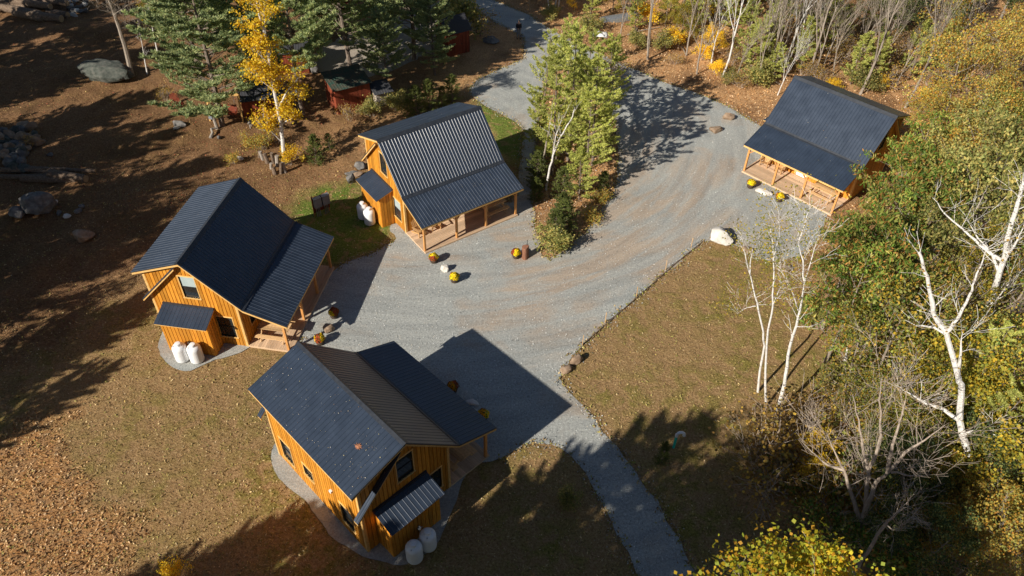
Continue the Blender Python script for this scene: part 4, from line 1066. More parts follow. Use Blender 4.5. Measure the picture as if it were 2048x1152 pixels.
hero('bare_tree', (265, 155), [(.24, [(265, 155), (252, 100), (240, 60), (228, 25), (215, -10), (205, -50)]), (.06, [(238, 55), (262, 58), (290, 75)]), (.05, [(226, 25), (200, 20), (180, 2)]), (.05, [(228, 30), (255, 10), (285, 0)])], .2, 'greybark',
     'leaning bare grey tree behind the huge mossy boulder', twigs=5, seed=10, twl=2.2)
hero('dead_tree', (295, 152), [(.08, [(295, 152), (288, 110), (275, 40)])], .1, 'birchbark', 'thin pale trunk just right of the leaning grey tree', twigs=2, seed=11, twl=.8, lv=2)
hero('dead_tree', (322, 145), [(.09, [(322, 145), (310, 80), (300, 30), (292, -10)])], .1, 'birchbark', 'thin white trunk at the left edge of the big pine', twigs=3, seed=12, twl=.9, lv=2, leaf=('ygr', 4, .11, .4))

# the big bare multi-stem tree at the lower right
hero('bare_tree', (1716, 1090), [(.20, [(1716, 1090), (1722, 1060), (1728, 1035), (1738, 1000), (1752, 965), (1775, 945)]), (.12, [(1724, 1045), (1710, 1010), (1698, 975), (1688, 940), (1668, 900), (1655, 870)]),
    (.11, [(1732, 1020), (1733, 975), (1736, 945), (1725, 890), (1718, 840), (1705, 790)]), (.09, [(1736, 945), (1752, 910), (1762, 870), (1758, 800), (1765, 750)]), (.09, [(1775, 945), (1785, 890), (1800, 840), (1812, 800)]),
    (.08, [(1775, 945), (1810, 905), (1850, 880), (1890, 850)]), (.07, [(1688, 940), (1655, 930), (1625, 905), (1600, 880)]), (.06, [(1700, 1070), (1660, 1030), (1630, 1000)]), (.05, [(1782, 945), (1820, 952), (1862, 950)])],
    .2, 'twigbark', 'wide bare many stemmed tree with pale twigs above the bright yellow maple', twigs=4, seed=13, twl=1.9, lv=3)
hero('bare_tree', (1705, 1150), [(.10, [(1705, 1150), (1735, 1105), (1770, 1050), (1790, 1030), (1808, 1015)]), (.04, [(1770, 1050), (1785, 1060), (1815, 1062)])], .1, 'twigbark', 'slanting thin bare stem at the very bottom of the dark thicket', twigs=4, seed=14, twl=1.1)
for i, (u, v) in enumerate(((1560, 1000), (1520, 960), (1590, 930), (1545, 900))):
    TB('bushb_%d' % (i % 2), u, v, 3.2-.3*i, ['low twiggy bush reaching over the shaded ground left of the wide bare tree', 'twiggy bush farthest left of the wide bare tree', 'twiggy bush behind the lone yellow sapling', 'brown twigs at the top corner of the dark thicket'][i], 'bare twiggy bushes round the dark thicket', cat='bush', wid=1.3)

# wooded island between the drives
isl = 'slender pines on the island between the drives'
for i, (u, v, h, k, lab) in enumerate((
    (1136, 322, 10.8, 'slimpine_0', 'tallest full green pine in the middle of the wooded island'),
    (1085, 258, 8.4, 'slimpine_1', 'green pine at the left rim of the island with a broad lower crown'),
    (1165, 262, 8.6, 'slimpine_0', 'pine of the island whose top overlaps the road behind'),
    (1104, 350, 10, 'slimpine_2', 'pine on bare pale stem at the left side of the island'),
    (1185, 330, 9.5, 'slimpine_1', 'yellow green pine near the sunny drive side of the island'),
    (1169, 384, 8.5, 'slimpine_2', 'low pine on the drive side near the narrow tip of the island'),
    (1205, 260, 8, 'slimpine_2', 'airy pine at the upper drive side of the island'),
    (1130, 210, 7.6, 'slimpine_1', 'pine at the top of the island near the standing person'),
    (1112, 330, 5, 'youngpine_0', 'young pine filling the foot of the island on its cabin side'), (1158, 400, 4.2, 'youngpine_1', 'young feathery pine low on the drive side near the island tip'),
    (1200, 320, 4.5, 'youngpine_0', 'young feathery pine halfway up the drive side of the island'), (1075, 300, 4.5, 'youngpine_1', 'young pine hanging over the shaded strip right of the cabin'))):
    TB(k, u, v, h, lab, isl)
hero('birch_tree', (1092, 380), [(.09, [(1092, 380), (1098, 345), (1106, 310), (1120, 275), (1142, 240), (1150, 215)]), (.05, [(1106, 310), (1112, 270), (1125, 230)])], .1, 'birchbark', 'thin white birch leaning right through the island pines', twigs=3, seed=15, twl=1., leaf=('ygr', 3, .09, .4), lv=2)
hero('birch_tree', (1082, 350), [(.09, [(1082, 350), (1088, 310), (1096, 270), (1104, 225), (1108, 180)])], .1, 'greybark', 'straight grey stem at the left side of the wooded island', twigs=2, seed=16, twl=.9, lv=2)
for i, (u, v, h, lab) in enumerate(((1075, 372, 2.8, 'dark spruce sapling beside the right end of the upper middle cabin'), (1125, 400, 2.6, 'spruce sapling in the middle of the island tip'), (1070, 400, 1.8, 'small spruce touching the cabin end of the island'), (1205, 380, 1.6, 'small spruce on the drive side of the island'), (1120, 445, 2.4, 'spruce just behind the bushy island tip'))):
    TB('spruce_%d' % (i % 2), u, v, h, lab, 'spruce saplings on the wooded island')
for i, (u, v, h, k, lab) in enumerate(((1110, 478, 2.2, 'spruce_1', 'bushy light green juniper at the lower tip of the island'), (1128, 462, 2.4, 'spruce_0', 'darker bushy juniper second from the island tip'), (1098, 500, 1.5, 'bushg_0', 'small yellowing shrub at the very tip of the island'), (1180, 440, .8, 'bushr_0', 'rusty low shrub along the drive side of the island'), (1200, 400, .8, 'bushr_1', 'rusty shrub farther up the drive side of the island'), (1190, 200, 2.4, 'bushg_1', 'tall thin leaved shrub at the top right of the island'), (1208, 160, 2.2, 'bushb_0', 'half bare shrub at the upper road edge of the island'))):
    TB(k, u, v, h, lab, 'shrubs round the wooded island', cat='shrub', wid=1.3)

# upper left pines
ul = 'large pines behind the two left cabins'
for i, (u, v, h, w_, k, lab) in enumerate((
    (446, 256, 13.5, 1.35, 'pine_0', 'broad blue green pine left of the golden birch, over the wooden swing'),
    (400, 150, 14, 1.3, 'pine_1', 'broad pine at the back left behind the wooden swing'),
    (607, 235, 15, 1.0, 'pine_2', 'pine on a long bare trunk next to the silver dish'),
    (500, 120, 13.5, 1.2, 'pine_1', 'pine rising behind the top of the golden birch'),
    (700, 130, 14.5, 1.15, 'pine_0', 'dark pine behind the green roofed shed'),
    (775, 190, 7.5, 1.1, 'pine_2', 'smaller pine right of the green roofed shed'),
    (828, 118, 14.5, 1.15, 'pine_1', 'darkest pine with a black trunk left of the tall dark roofed shed'),
    (870, 150, 8, 1.1, 'pine_0', 'shaded pine tight against the tall dark roofed shed'),
    (620, 95, 12.5, 1.1, 'pine_1', 'pine in front of the faraway red building'),
    (560, 60, 12, 1.1, 'pine_0', 'pine at the top edge left of the faraway red building'),
    (770, 70, 12, 1.1, 'pine_2', 'pine at the top edge above the green roofed shed'))):
    TB(k, u, v, h, lab, ul, wid=w_)
TB('yellow_1', 330, 60, 5.5, 'yellow green tree at the top behind the leaning grey tree', wid=.8)
for i, (u, v, h, k, lab) in enumerate((
    (835, 235, 2.6, 'spruce_0', 'bright spruce sapling touching the ridge of the upper middle cabin'), (860, 225, 2.8, 'spruce_1', 'tall spruce sapling just above the upper middle cabin roof'),
    (905, 205, 2.4, 'spruce_0', 'spruce sapling at the right of the row above the cabin roof'), (885, 215, 1.8, 'spruce_1', 'short spruce in the row above the cabin roof'), (815, 238, 1.6, 'spruce_1', 'leftmost little spruce of the row above the cabin roof'),
    (632, 325, 2.4, 'spruce_0', 'lone spruce sapling between the golden birch and the cabin'), (660, 300, 1.4, 'spruce_1', 'tiny spruce right of the lone sapling by the golden birch'))):
    TB(k, u, v, h, lab, 'spruce saplings behind the upper middle cabin')
for i, (u, v, h, k, lab) in enumerate((
    (580, 330, 1.3, 'bushy_0', 'small yellow shrub at the foot of the golden birch'), (530, 300, 1.2, 'bushr_0', 'reddish low shrub left of the golden birch trunk'), (505, 290, 1.0, 'bushr_1', 'red brush below the weathered bench'),
    (555, 290, 1.1, 'bushb_0', 'brown brush just behind the golden birch trunk'), (700, 245, 1.3, 'bushb_1', 'brown brush before the green roofed shed'), (745, 240, 1.4, 'bushg_0', 'green brush right below the green roofed shed'),
    (930, 70, 3.4, 'bushg_1', 'grey green bushy tree behind the tall dark roofed shed'), (955, 72, 2.4, 'bushb_1', 'half bare bush between the tall shed and the road'), (790, 225, 1.6, 'bushg_1', 'green shrub left of the spruce row'),
    (470, 330, .8, 'bushr_0', 'rusty weeds on the slope above the left cabin'), (330, 200, 1.2, 'bushb_1', 'dry brush below the big pine'), (70, 300, 1., 'bushb_0', 'dry weeds among the shaded stone pile'))):
    TB(k, u, v, h, lab, 'low shrubs on the slope behind the left cabins', cat='shrub')

# woods at the top right ------------------------------------------------
poles = ((1240, 78, 6, 'pole_0', 'short dead grey snag near the upturned metal boat'), (1298, 120, 13, 'pole_1', 'thick straight grey trunk nearest the upper drive'), (1372, 110, 9, 'pole_0', 'grey trunk right of the thick straight one'),
  (1394, 152, 9, 'pole_2', 'slim trunk at the woods edge above the two tan rocks'), (1442, 153, 12, 'whitepole_0', 'white birch leaning right at the woods edge'), (1421, 130, 8, 'whitepole_1', 'smaller white birch behind the leaning white one'),
  (1470, 160, 7, 'pole_2', 'thin stem right of the leaning white birch'), (1554, 190, 6, 'whitepole_1', 'pale thin stem by the left end of the far cabin roof'), (1572, 126, 12, 'whitepole_0', 'tall thin white trunk left above the far cabin'),
  (1580, 118, 12, 'pole_0', 'thin pale trunk crowding the tall white one above the far cabin'), (1597, 120, 11, 'whitepole_1', 'third thin white trunk above the left part of the far cabin'), (1618, 150, 13, 'pole_1', 'sturdy grey trunk directly behind the far cabin ridge'),
  (1642, 140, 9, 'pole_2', 'thin trunk right of the sturdy grey one behind the ridge'), (1668, 150, 8, 'pole_0', 'slim leaning trunk amid brush behind the far cabin'), (1702, 146, 9, 'pole_2', 'thin tan trunk left of the thick forked one'),
  (1717, 190, 14, 'pole_1', 'thick forked grey trunk rising behind the middle of the far cabin ridge'), (1765, 125, 8, 'pole_0', 'dead branching trunk in the dark gap behind the far cabin'), (1806, 217, 13, 'pole_1', 'grey trunk standing at the right end of the far cabin'),
  (1918, 262, 7, 'pole_2', 'grey stem in front of the orange tree at right'), (2030, 155, 8, 'whitepole_0', 'white forked birch at the upper right edge'), (1350, 60, 8, 'pole_2', 'grey trunk among yellow bushes at the top of the woods'),
  (1100, 20, 9, 'whitepole_0', 'left of three white stems at the top of the road'), (1108, 24, 10, 'whitepole_1', 'middle of three white stems at the top of the road'), (1116, 22, 9, 'whitepole_0', 'right of three white stems at the top of the road'),
  (1500, 60, 11, 'pole_0', 'grey trunk deep in the woods above the leaning birch'), (1530, 90, 11, 'whitepole_1', 'white trunk deep in the woods left of the tall thin ones'))
for u, v, h, k, lab in poles: TB(k, u, v, h, lab, 'trunks in the woods at the upper right', wid=1.)
wood = random.Random(5)
wl = {'youngpine': ('young light green pine at the sunny edge of the upper woods', 'young pines along the upper woods'), 'yellow': ('small yellow leaved maple under the trunks of the upper woods', 'yellow maples in the upper woods'),
      'dark': ('dense dark green tree at the back of the upper woods', 'dark trees at the back of the upper woods'), 'slimpine': ('tall pine at the back of the upper woods', 'pines at the back of the upper woods'),
      'bushb': ('dry brown brush between the trunks of the upper woods', 'brown brush in the upper woods'), 'bushy': ('low yellow bush between the trunks of the upper woods', 'yellow bushes in the upper woods'), 'bushg': ('low green bush between the trunks of the upper woods', 'green bushes in the upper woods'),
      'pole': ('bare thin trunk deep among the others in the upper woods', 'bare thin trunks deep in the upper woods'), 'orange': ('orange brown leafy tree at the back of the upper woods', 'orange trees at the back of the upper woods'), 'pine': ('large dark pine at the back of the upper woods', 'large pines at the back of the upper woods')}
def W(k, u, v, h, wid=1.):
    a, g = wl[k.rsplit('_', 1)[0]]; TB(k, u, v, h, a, g, wid=wid, cat='tree' if not k.startswith('bush') else 'bush')
for u, v, h in ((1270, 60, 4), (1385, 70, 4.5), (1485, 110, 5.5), (1500, 140, 5), (1525, 120, 6), (1460, 60, 5), (1545, 160, 3.5), (1700, 170, 5), (1740, 165, 4.5), (1340, 30, 5), (1675, 90, 4), (1400, 20, 6), (1900, 60, 7), (1180, 40, 3.5), (1230, 120, 2.5), (1720, 60, 6)): W('youngpine_%d' % wood.randrange(2), u, v, h)
for u, v, h in ((1360, 80, 3.2), (1330, 50, 2.6), (1425, 110, 2.6), (1375, 60, 3), (1150, 20, 3), (1225, 20, 3.4), (1500, 20, 4)): W('yellow_%d' % (wood.random() < .7), u, v, h)
for u, v, h in ((1450, 20, 8), (1560, 10, 9), (1650, 20, 8), (1740, 0, 9), (1800, 40, 9), (1850, 70, 7), (1280, -10, 8), (1380, -20, 8), (1840, -20, 10), (1600, 70, 5), (1930, 0, 9), (1780, 90, 5), (2000, 40, 8), (1500, -40, 10), (1180, -20, 7)): W('dark_%d' % wood.randrange(2), u, v, h, 1.1)
for u, v, h in ((1330, -60, 11), (1440, -70, 12), (1550, -70, 12), (1660, -60, 12), (1780, -70, 12), (1900, -80, 12), (1230, -70, 10), (1130, -80, 10), (2020, -60, 12), (1700, -10, 10), (1610, 0, 9), (980, -110, 10), (860, -70, 12), (760, -40, 12), (650, -50, 12), (540, -60, 12), (430, -40, 12), (330, -60, 10)):
    W(('slimpine_1', 'pine_2')[wood.randrange(2)], u, v, h, 1.2)
for u, v, h in ((1640, 170, 1.6), (1660, 130, 2), (1630, 110, 2.2), (1690, 120, 2), (1740, 130, 2.2), (1600, 150, 1.7), (1760, 170, 2), (1780, 140, 2.2), (1460, 130, 1.5), (1570, 90, 2.5), (1410, 90, 2), (1800, 110, 2), (1320, 90, 1.5), (1480, 175, 1.2), (1860, 190, 2), (1350, 130, 1)): W('bushb_%d' % wood.randrange(2), u, v, h, 1.3)
for u, v, h in ((1350, 95, 1.6), (1430, 150, 1.2), (1660, 185, 1.), (1755, 178, 1.), (1290, 50, 2), (1405, 120, 1.3), (1390, 40, 2), (1850, 220, 1.6)): W('bushy_0', u, v, h)
for u, v, h in ((1505, 165, 1.8), (1545, 140, 1.8), (1335, 100, 1.5), (1060, -10, 2), (1180, 60, 1.5), (1735, 185, 1.8), (1275, 95, 1.2), (1455, 168, 1), (1100, 40, 1.2)): W('bushg_%d' % wood.randrange(2), u, v, h, 1.2)
for i in range(16): W('pole_%d' % wood.randrange(3), 1500+wood.random()*420, wood.uniform(60, 175), wood.uniform(7, 12))
for u, v, h in ((1600, 140, 5), (1640, 110, 6), (1820, 150, 5), (1870, 160, 5.5), (1780, 60, 7), (1560, 60, 6), (1430, 40, 7)): W('youngpine_%d' % wood.randrange(2), u, v, h)
for i in range(14): W('pole_%d' % wood.randrange(3), 1180+wood.random()*700, wood.uniform(-30, 130), wood.uniform(6, 11))
for u, v, h in ((1640, -30, 9), (1480, -10, 8), (1320, 0, 7)): W('orange_0', u, v, h)

# leafy mass down the right side ---------------------------------------
def R(k, pts, h, zc, labs, grp, **kw):
    for (u, v), lab in zip(pts, labs if isinstance(labs, (list, tuple)) else [labs]*len(pts)): TC(k if '_' in k else '%s_%d' % (k, TR.randrange(2)), u, v, zc, h*TR.uniform(.75, 1.22), lab, grp, **{'wid': .86, **kw})
R('orange', [(1945, 60), (1990, 130), (1925, 170), (2040, 60), (2020, 210), (1960, 240)], 8.5, 5.5, 'orange yellow leafy tree in the upper right corner', 'orange trees in the upper right corner')
R('orange', [(1880, 250), (1900, 320), (1940, 330)], 7, 4.5, 'rust tinged leafy tree crowding the right end of the far cabin', 'rust tinged trees at the right end of the far cabin')
R('green', [(1850, 275), (1825, 350), (1790, 385), (1800, 430), (1775, 520), (1755, 470), (1695, 535), (1765, 550), (1705, 600), (1765, 625), (1990, 250), (2035, 330), (1860, 440)], 7.2, 4.9, 'green tree with drooping narrow leaves hiding the right side of the far cabin and lawn', 'green drooping leaved trees down the right side')
R('olive', [(1890, 380), (1945, 430), (1980, 360), (1850, 500), (2035, 440), (1950, 310)], 8, 5.4, 'dense olive green tree right of the far cabin', 'olive green trees on the right slope')
R('brown', [(1880, 570), (1950, 610), (1830, 630), (1790, 690), (1890, 690), (1970, 710), (2040, 690), (1850, 770), (2010, 780), (1735, 690), (2040, 590)], 7, 4.4, 'yellow brown thin leaved tree in the dense right hand thicket', 'yellow brown trees in the right hand thicket')
R('yellow_1', [(1900, 610), (1960, 560), (1840, 700), (2020, 840), (1890, 800), (2035, 540), (2030, 950), (1990, 920)], 6, 4, 'greenish yellow maple glowing in the right hand thicket', 'greenish yellow maples in the right hand thicket')
R('slimpine_1', [(1965, 830), (1990, 870), (1940, 790)], 7, 4, ['green pine right of the upper fork of the crooked birch', 'lower green pine in the gap right of the crooked birch', 'small green pine behind the fork of the crooked birch'], 'pines in the right hand thicket')
R('brown', [(1700, 820), (1760, 810), (1830, 830), (1790, 880), (1860, 900)], 5, 3, 'thin half bare tree behind the twigs of the wide bare tree', 'thin trees behind the wide bare tree')
R('orange', [(1900, 960), (1940, 1020), (1880, 1060), (1990, 1080), (1930, 1120), (2030, 1040)], 5, 3, 'dim orange leaved young tree in the shaded lower right corner', 'young trees in the shaded lower right corner')
R('dark', [(1800, 960), (1840, 1000), (1780, 1060), (1850, 1100), (1950, 950), (1760, 900), (2000, 1000)], 4.5, 2.5, 'dark green understory tree in the shade of the lower right thicket', 'dark understory in the lower right thicket')
R('bare', [(1960, 480), (1900, 620), (2000, 620), (1830, 560)], 6, 3.6, 'pale leafless young tree at the edge of the right hand thicket', 'leafless young trees at the thicket edge')
TC('yellow_0', 1632, 925, 2.2, 3.4, 'small bright yellow sapling beside the wide bare tree', wid=.8)
for i, (u, v, h, k) in enumerate(((1700, 900, 2, 'bushr_0'), (1660, 960, 1.8, 'bushd_0'), (1750, 980, 2.2, 'bushr_1'), (1810, 900, 2.4, 'bushd_0'), (1850, 850, 2.4, 'bushy_1'), (1590, 860, 1.4, 'bushb_0'), (1620, 850, 1.6, 'bushb_1'), (1570, 880, 1.6, 'bushb_0'), (1640, 820, 1.4, 'bushb_1'),
    (1690, 780, 1.4, 'bushg_0'), (1600, 980, 2, 'bushd_1'), (1740, 760, 1.6, 'bushg_1'), (1660, 1080, 2, 'bushd_1'), (1770, 1120, 2.2, 'bushd_0'), (1870, 970, 2.6, 'bushr_0'), (1950, 880, 2.6, 'bushd_1'), (1640, 1020, 1.6, 'bushr_1'), (1830, 1060, 2.2, 'bushy_1'))):
    nm = {'bushr': 'rusty leaved', 'bushd': 'dark green', 'bushy': 'yellow leaved', 'bushb': 'dry twiggy', 'bushg': 'olive green'}[k[:5]]
    TB(k, u, v, h, nm+' underbrush below the thicket at the lower right', nm+' underbrush at the lower right', cat='bush', wid=1.3)
# bright maple at the bottom edge
def maple(u, v, z, h, label, seed, cr):
    x, y, _ = G(u, v, z)
    t = t_leafy(seed, h, LP['map'], 'greybark', .115, 22, .34, cr, .70, n1=11, nm='maple_tree', aspect=1.1, levels=3, loc=(x, y, 0), trunkr=.010)
    tag(t, label, 'tree', 'bright yellow maples at the bottom edge')
maple(1530, 1245, 12.2, 14, 'bright yellow green maple whose top fills the bottom edge right of the drive', 201, .23)
maple(1640, 1245, 11.8, 13.4, 'bright yellow maple with orange edges below the wide bare tree', 202, .22)
TB('spruce_0', 1322, 925, 1.6, 'small whitish sapling in the shade left of the green pipe', cat='sapling', wid=.7)
TB('bushg_0', 1137, 1005, 1.2, 'faint pale shrub in the dark left of the bottom drive', cat='shrub', wid=.7)
TB('bushy_0', 350, 1162, .9, 'yellow weed at the bottom edge of the lawn', cat='shrub')

# trees outside the picture whose shadows cross the lawn and the slope
sh = 'tall trees beyond the edge of the view that shade the lawn'
off = [(-33, -1, 14, 'pine_0'), (-28, 2.5, 13, 'pine_1'), (-25, 4, 13, 'pine_2'), (-22, 5, 12.5, 'pine_0'), (-19, 6, 12, 'pine_1'), (-17.5, 4, 13.5, 'pine_2'), (-20.5, 3, 13.5, 'pine_1'), (-16, 2, 15, 'pine_0'), (-14, 5, 17, 'pine_1'), (-11, 6, 17, 'pine_0'), (-8, 4.5, 16.5, 'olive_0'), (-4, 5, 16.5, 'pine_1'), (0, 4, 16, 'pine_0'), (4, 4, 16, 'pine_1'), (8, 3, 15, 'pine_0'),
       (-12, 0, 16, 'pine_0'), (-7, -1, 16, 'olive_0'), (-2, 0, 15, 'pine_0'), (3, -1, 15, 'olive_1'), (8, -1, 14, 'pine_1'), (12, 1, 13, 'olive_0'), (16, 2, 12, 'pine_0'), (12, 4, 10, 'dark_0'), (6, 5, 10, 'dark_1'), (-10, 7.5, 10, 'pine_2'), (-5, 8, 10, 'pine_2'), (1, 8, 9, 'pine_2'), (-6.5, 3, 17, 'dark_0'), (-2, 5.5, 16, 'olive_1'), (-17, 3.5, 14.5, 'pine_0'), (2, 2, 16, 'olive_0'), (-9.5, 2, 17, 'olive_1'),
       (-58, 52, 18, 'pine_0'), (-62, 58, 18, 'pine_1'), (-56, 47, 16, 'pine_2'), (-66, 66, 18, 'pine_0'), (-64, 74, 17, 'pine_2'), (-49, 36, 16, 'pine_1'), (-52, 14, 18, 'pine_0'), (-50, 20, 18, 'pine_1'), (-49, 25, 17, 'pine_0'), (-55, 30, 18, 'pine_1'), (-53, 37, 17, 'pine_0'), (-60, 46, 18, 'pine_1'), (-57, 24, 18, 'pine_2'),
       (-42, 24, 14, 'olive_0'), (-39, 28, 12, 'pine_0'), (-36, 19, 11, 'pine_1'), (-45, 31, 14, 'olive_1'), (-47, 44, 13, 'pine_0'),
       (-46, 8, 16, 'pine_2'), (-44, 12, 16, 'pine_0'), (-38, 19, 13, 'pine_2'), (-43, 21, 16, 'pine_1'), (-44, 27, 15, 'dark_1'), (-41, 31, 15, 'pine_2'), (-47, 34, 16, 'pine_0'), (-50, 40, 16, 'pine_1'), (-53, 48, 16, 'pine_2'), (-54, 54, 15, 'dark_1'), (-59, 58, 16, 'pine_1'),
       (-62, 66, 15, 'pine_2'), (-36, 15, 11, 'pine_2'), (-60, 74, 15, 'pine_1'), (-44, 38, 11, 'pine_0'), (-37, 23, 9, 'dark_1')]
def in_frame(t):
    """does any of this tree's crown fall inside the picture?"""
    me = [c for c in t.children if c.name.startswith('crown')][0].data
    co = np.empty(len(me.vertices)*3, np.float32); me.vertices.foreach_get('co', co); co = co.reshape(-1, 3)[::5]
    a = t.rotation_euler.z; c, s_ = math.cos(a), math.sin(a); q = co*np.array(t.scale)
    W_ = np.stack([q[:, 0]*c-q[:, 1]*s_+t.location.x, q[:, 0]*s_+q[:, 1]*c+t.location.y, q[:, 2]+t.location.z-CAM_H], 1)
    zz = W_ @ FW; ok = zz > .5; u = 1024+F*(W_ @ R2)/np.where(ok, zz, 1); v = 576-F*(W_ @ U2)/np.where(ok, zz, 1)
    return bool((ok & (u > -12) & (u < 2060) & (v > -10) & (v < 1164)).any())
for x, y, h, k in off:
    t = tree(k, (x, y, 0), h, 'tall tree outside the picture throwing its shadow across the grass', sh, wid=.8)
    for _ in range(60):                       # stand it back until all of it is out of the picture
        if not in_frame(t): break
        t.location.x -= .3 if x < -30 else 0; t.location.y -= 0 if x < -30 else .3
# ------------------------------------------------------------------ sheds and yard things behind the cabins
def shed(loc, rz, label, w_, d_, h1, h2, roof, wall='redwood', gable=False, name='shed', door=True):
    """lean roof from h2 (back) down to h1 (front), or a gable with eaves h1 and ridge h2; front looks to -y"""
    t = empty(name, loc, rz, label, 'shed')
    zt = (lambda y: h1+(h2-h1)*(y+d_/2)/d_) if not gable else (lambda y: h2-(h2-h1)*abs(y)/(d_/2))
    dr = [(-.42, .42, .02, 1.9)] if door else []
    f = lambda u, z, o: (u, -d_/2-o, z); b = lambda u, z, o: (u, d_/2+o, z); l = lambda u, z, o: (-w_/2-o, u, z); r = lambda u, z, o: (w_/2+o, u, z)
    for pl, u0, u1, z_, op in ((f, -w_/2, w_/2, lambda u: zt(-d_/2)-.05, dr), (b, -w_/2, w_/2, lambda u: zt(d_/2)-.05, []), (l, -d_/2+.03, d_/2-.03, lambda u: zt(u)-.05, []), (r, -d_/2+.03, d_/2-.03, lambda u: zt(u)-.05, [])):
        m = MB(); boards(m, u0, u1, -.3, z_, op, pl, w=.2, gap=.015, t=.022, depth=.03); m.build('wall', M[wall], t)
    if door:
        m = MB(); m.box(-.40, .40, -d_/2-.01, -d_/2+.02, .03, 1.88); dd = m.build('door', M[wall], t)
        m = MB(); m.box(.28, .32, -d_/2-.05, -d_/2-.012, .95, 1.08); m.build('handle', M['black'], dd)
    m = MB(); e = .18
    if not gable: ribbed(m, -w_/2-e, w_/2+e, (d_/2+e, zt(d_/2+e)+.03), (-d_/2-e, zt(-d_/2-e)+.03))
    else:
        ribbed(m, -w_/2-e, w_/2+e, (-.004, h2+.03), (-d_/2-e, zt(d_/2+e)+.03), rib=.006, pitch=.3); ribbed(m, -w_/2-e, w_/2+e, (.004, h2+.03), (d_/2+e, zt(d_/2+e)+.03), rib=.006, pitch=.3)
    m.build('roof', M[roof], t); return t
def gl(u, v): x, y, _ = G(u, v); return (x, y, height_at(x, y)-.02)
shed(gl(700, 212), .56, 'red shed with a patchy green metal roof under the pines', 3.0, 2.3, 2.15, 2.6, 'greenroof')
shed(gl(530, 222), .30, 'low red shed behind the golden birch with a bench before it', 3.2, 2.0, 1.75, 2.15, 'darkroof', door=False)
shed(gl(906, 100), .60, 'tall red shed with a dark gable roof in deep shade by the road', 2.3, 2.3, 2.3, 3.3, 'darkroof', gable=True)
shed(gl(590, 138), .2, 'half hidden red shed behind the trunk next to the silver dish', 2.6, 2.0, 2.0, 2.4, 'darkroof', door=False)
shed(gl(655, 15), .1, 'faraway red building at the top behind the pines', 5.0, 3.4, 2.6, 4.0, 'darkroof', gable=True)
shed(gl(765, 212), .5, 'small dark lean-to right of the green roofed shed', 1.3, 1.3, 1.2, 1.5, 'darkroof', 'greywood', door=False, name='wood_shelter')
# wooden swing in its frame
t = empty('garden_swing', gl(457, 240), .12, 'golden timber frame with a red hanging swing seat under the pine', 'swing')
m = MB(); m.bar((-1.35, 0, 2.15), (1.35, 0, 2.15), .13, .15)
m.build('top_beam', M['trim'], t)
for sx in (-1, 1):
    for sy in (-1, 1):
        m = MB(); m.bar((sx*1.2, sy*.07, 2.1), (sx*1.28, sy*.62, -.1), .10, .11); m.build('leg', M['trim'], t)
m = MB()
for i in range(5): m.box(-.8, .8, -.28+i*.11, -.19+i*.11, .5, .525)
s_ = m.build('seat', M['redwood'], t)
m = MB(); m.hexa([(-.8, .26, .53), (.8, .26, .53), (.8, .29, .53), (-.8, .29, .53), (-.8, .40, 1.05), (.8, .40, 1.05), (.8, .43, 1.05), (-.8, .43, 1.05)]); m.build('backrest', M['redwood'], t)
for sx in (-1, 1):
    m = MB(); m.box(sx*.8-.05, sx*.8+.05, -.3, .34, .74, .77); m.bar((sx*.8, -.26, .52), (sx*.8, -.26, .75), .05, .05); m.build('armrest', M['redwood'], t)
    m = MB(); m.tube([(sx*.8, -.2, .76), (sx*.8, 0, 2.1)], .012, 5); m.tube([(sx*.8, .3, .76), (sx*.8, .02, 2.1)], .012, 5); m.build('chain', M['steel'], t)
adirondack(gl(376, 228), 1.2, 'small red chair with an orange sunlit back on the dark slope', 'redwood')
adirondack(gl(352, 212), .4, 'red chair in shade just behind the orange backed one', 'redwood')
# weathered bench
t = empty('park_bench', gl(519, 257), .08, 'weathered grey bench before the low red shed', 'bench')
m = MB()
for i in range(3): m.box(-.8, .8, -.22+i*.14, -.10+i*.14, .42, .455)
m.build('seat', M['greywood'], t)
m = MB(); m.box(-.8, .8, .21, .24, .62, .78); m.box(-.8, .8, .21, .24, .5, .57); m.build('backrest', M['greywood'], t)
for sx in (-1, 1):
    m = MB(); m.box(sx*.66-.04, sx*.66+.04, -.2, -.12, -.1, .42); m.box(sx*.66-.04, sx*.66+.04, .16, .21, -.1, .75); m.build('leg', M['greywood'], t)
m = MB(); m.box(-.2, .2, -.14, .14, 0, .1)
o = m.build('cooler', M['whitepaint'], loc=(gl(526, 249)[0], gl(526, 249)[1], gl(526, 249)[2]+.48), bevel=.02); tag(o, 'small white box lying on the weathered bench', 'box')
# silver dish on a pole
t = empty('satellite_dish', gl(601, 216), .3, 'round silver dish on a pole beside the pine trunk', 'dish')
m = MB(); m.tube([(0, 0, -.2), (0, 0, 1.0)], .04, 8); m.build('pole', M['steel'], t)
m = MB(); R_ = .58
m.lathe([(.02, 0), (.2, .015), (.4, .07), (R_, .17), (R_+.015, .165), (.4, .05), (.2, -.01), (.02, -.03)], 24, (0, 0, 1.02)); m.build('reflector', M['dish'], t, smooth=True)
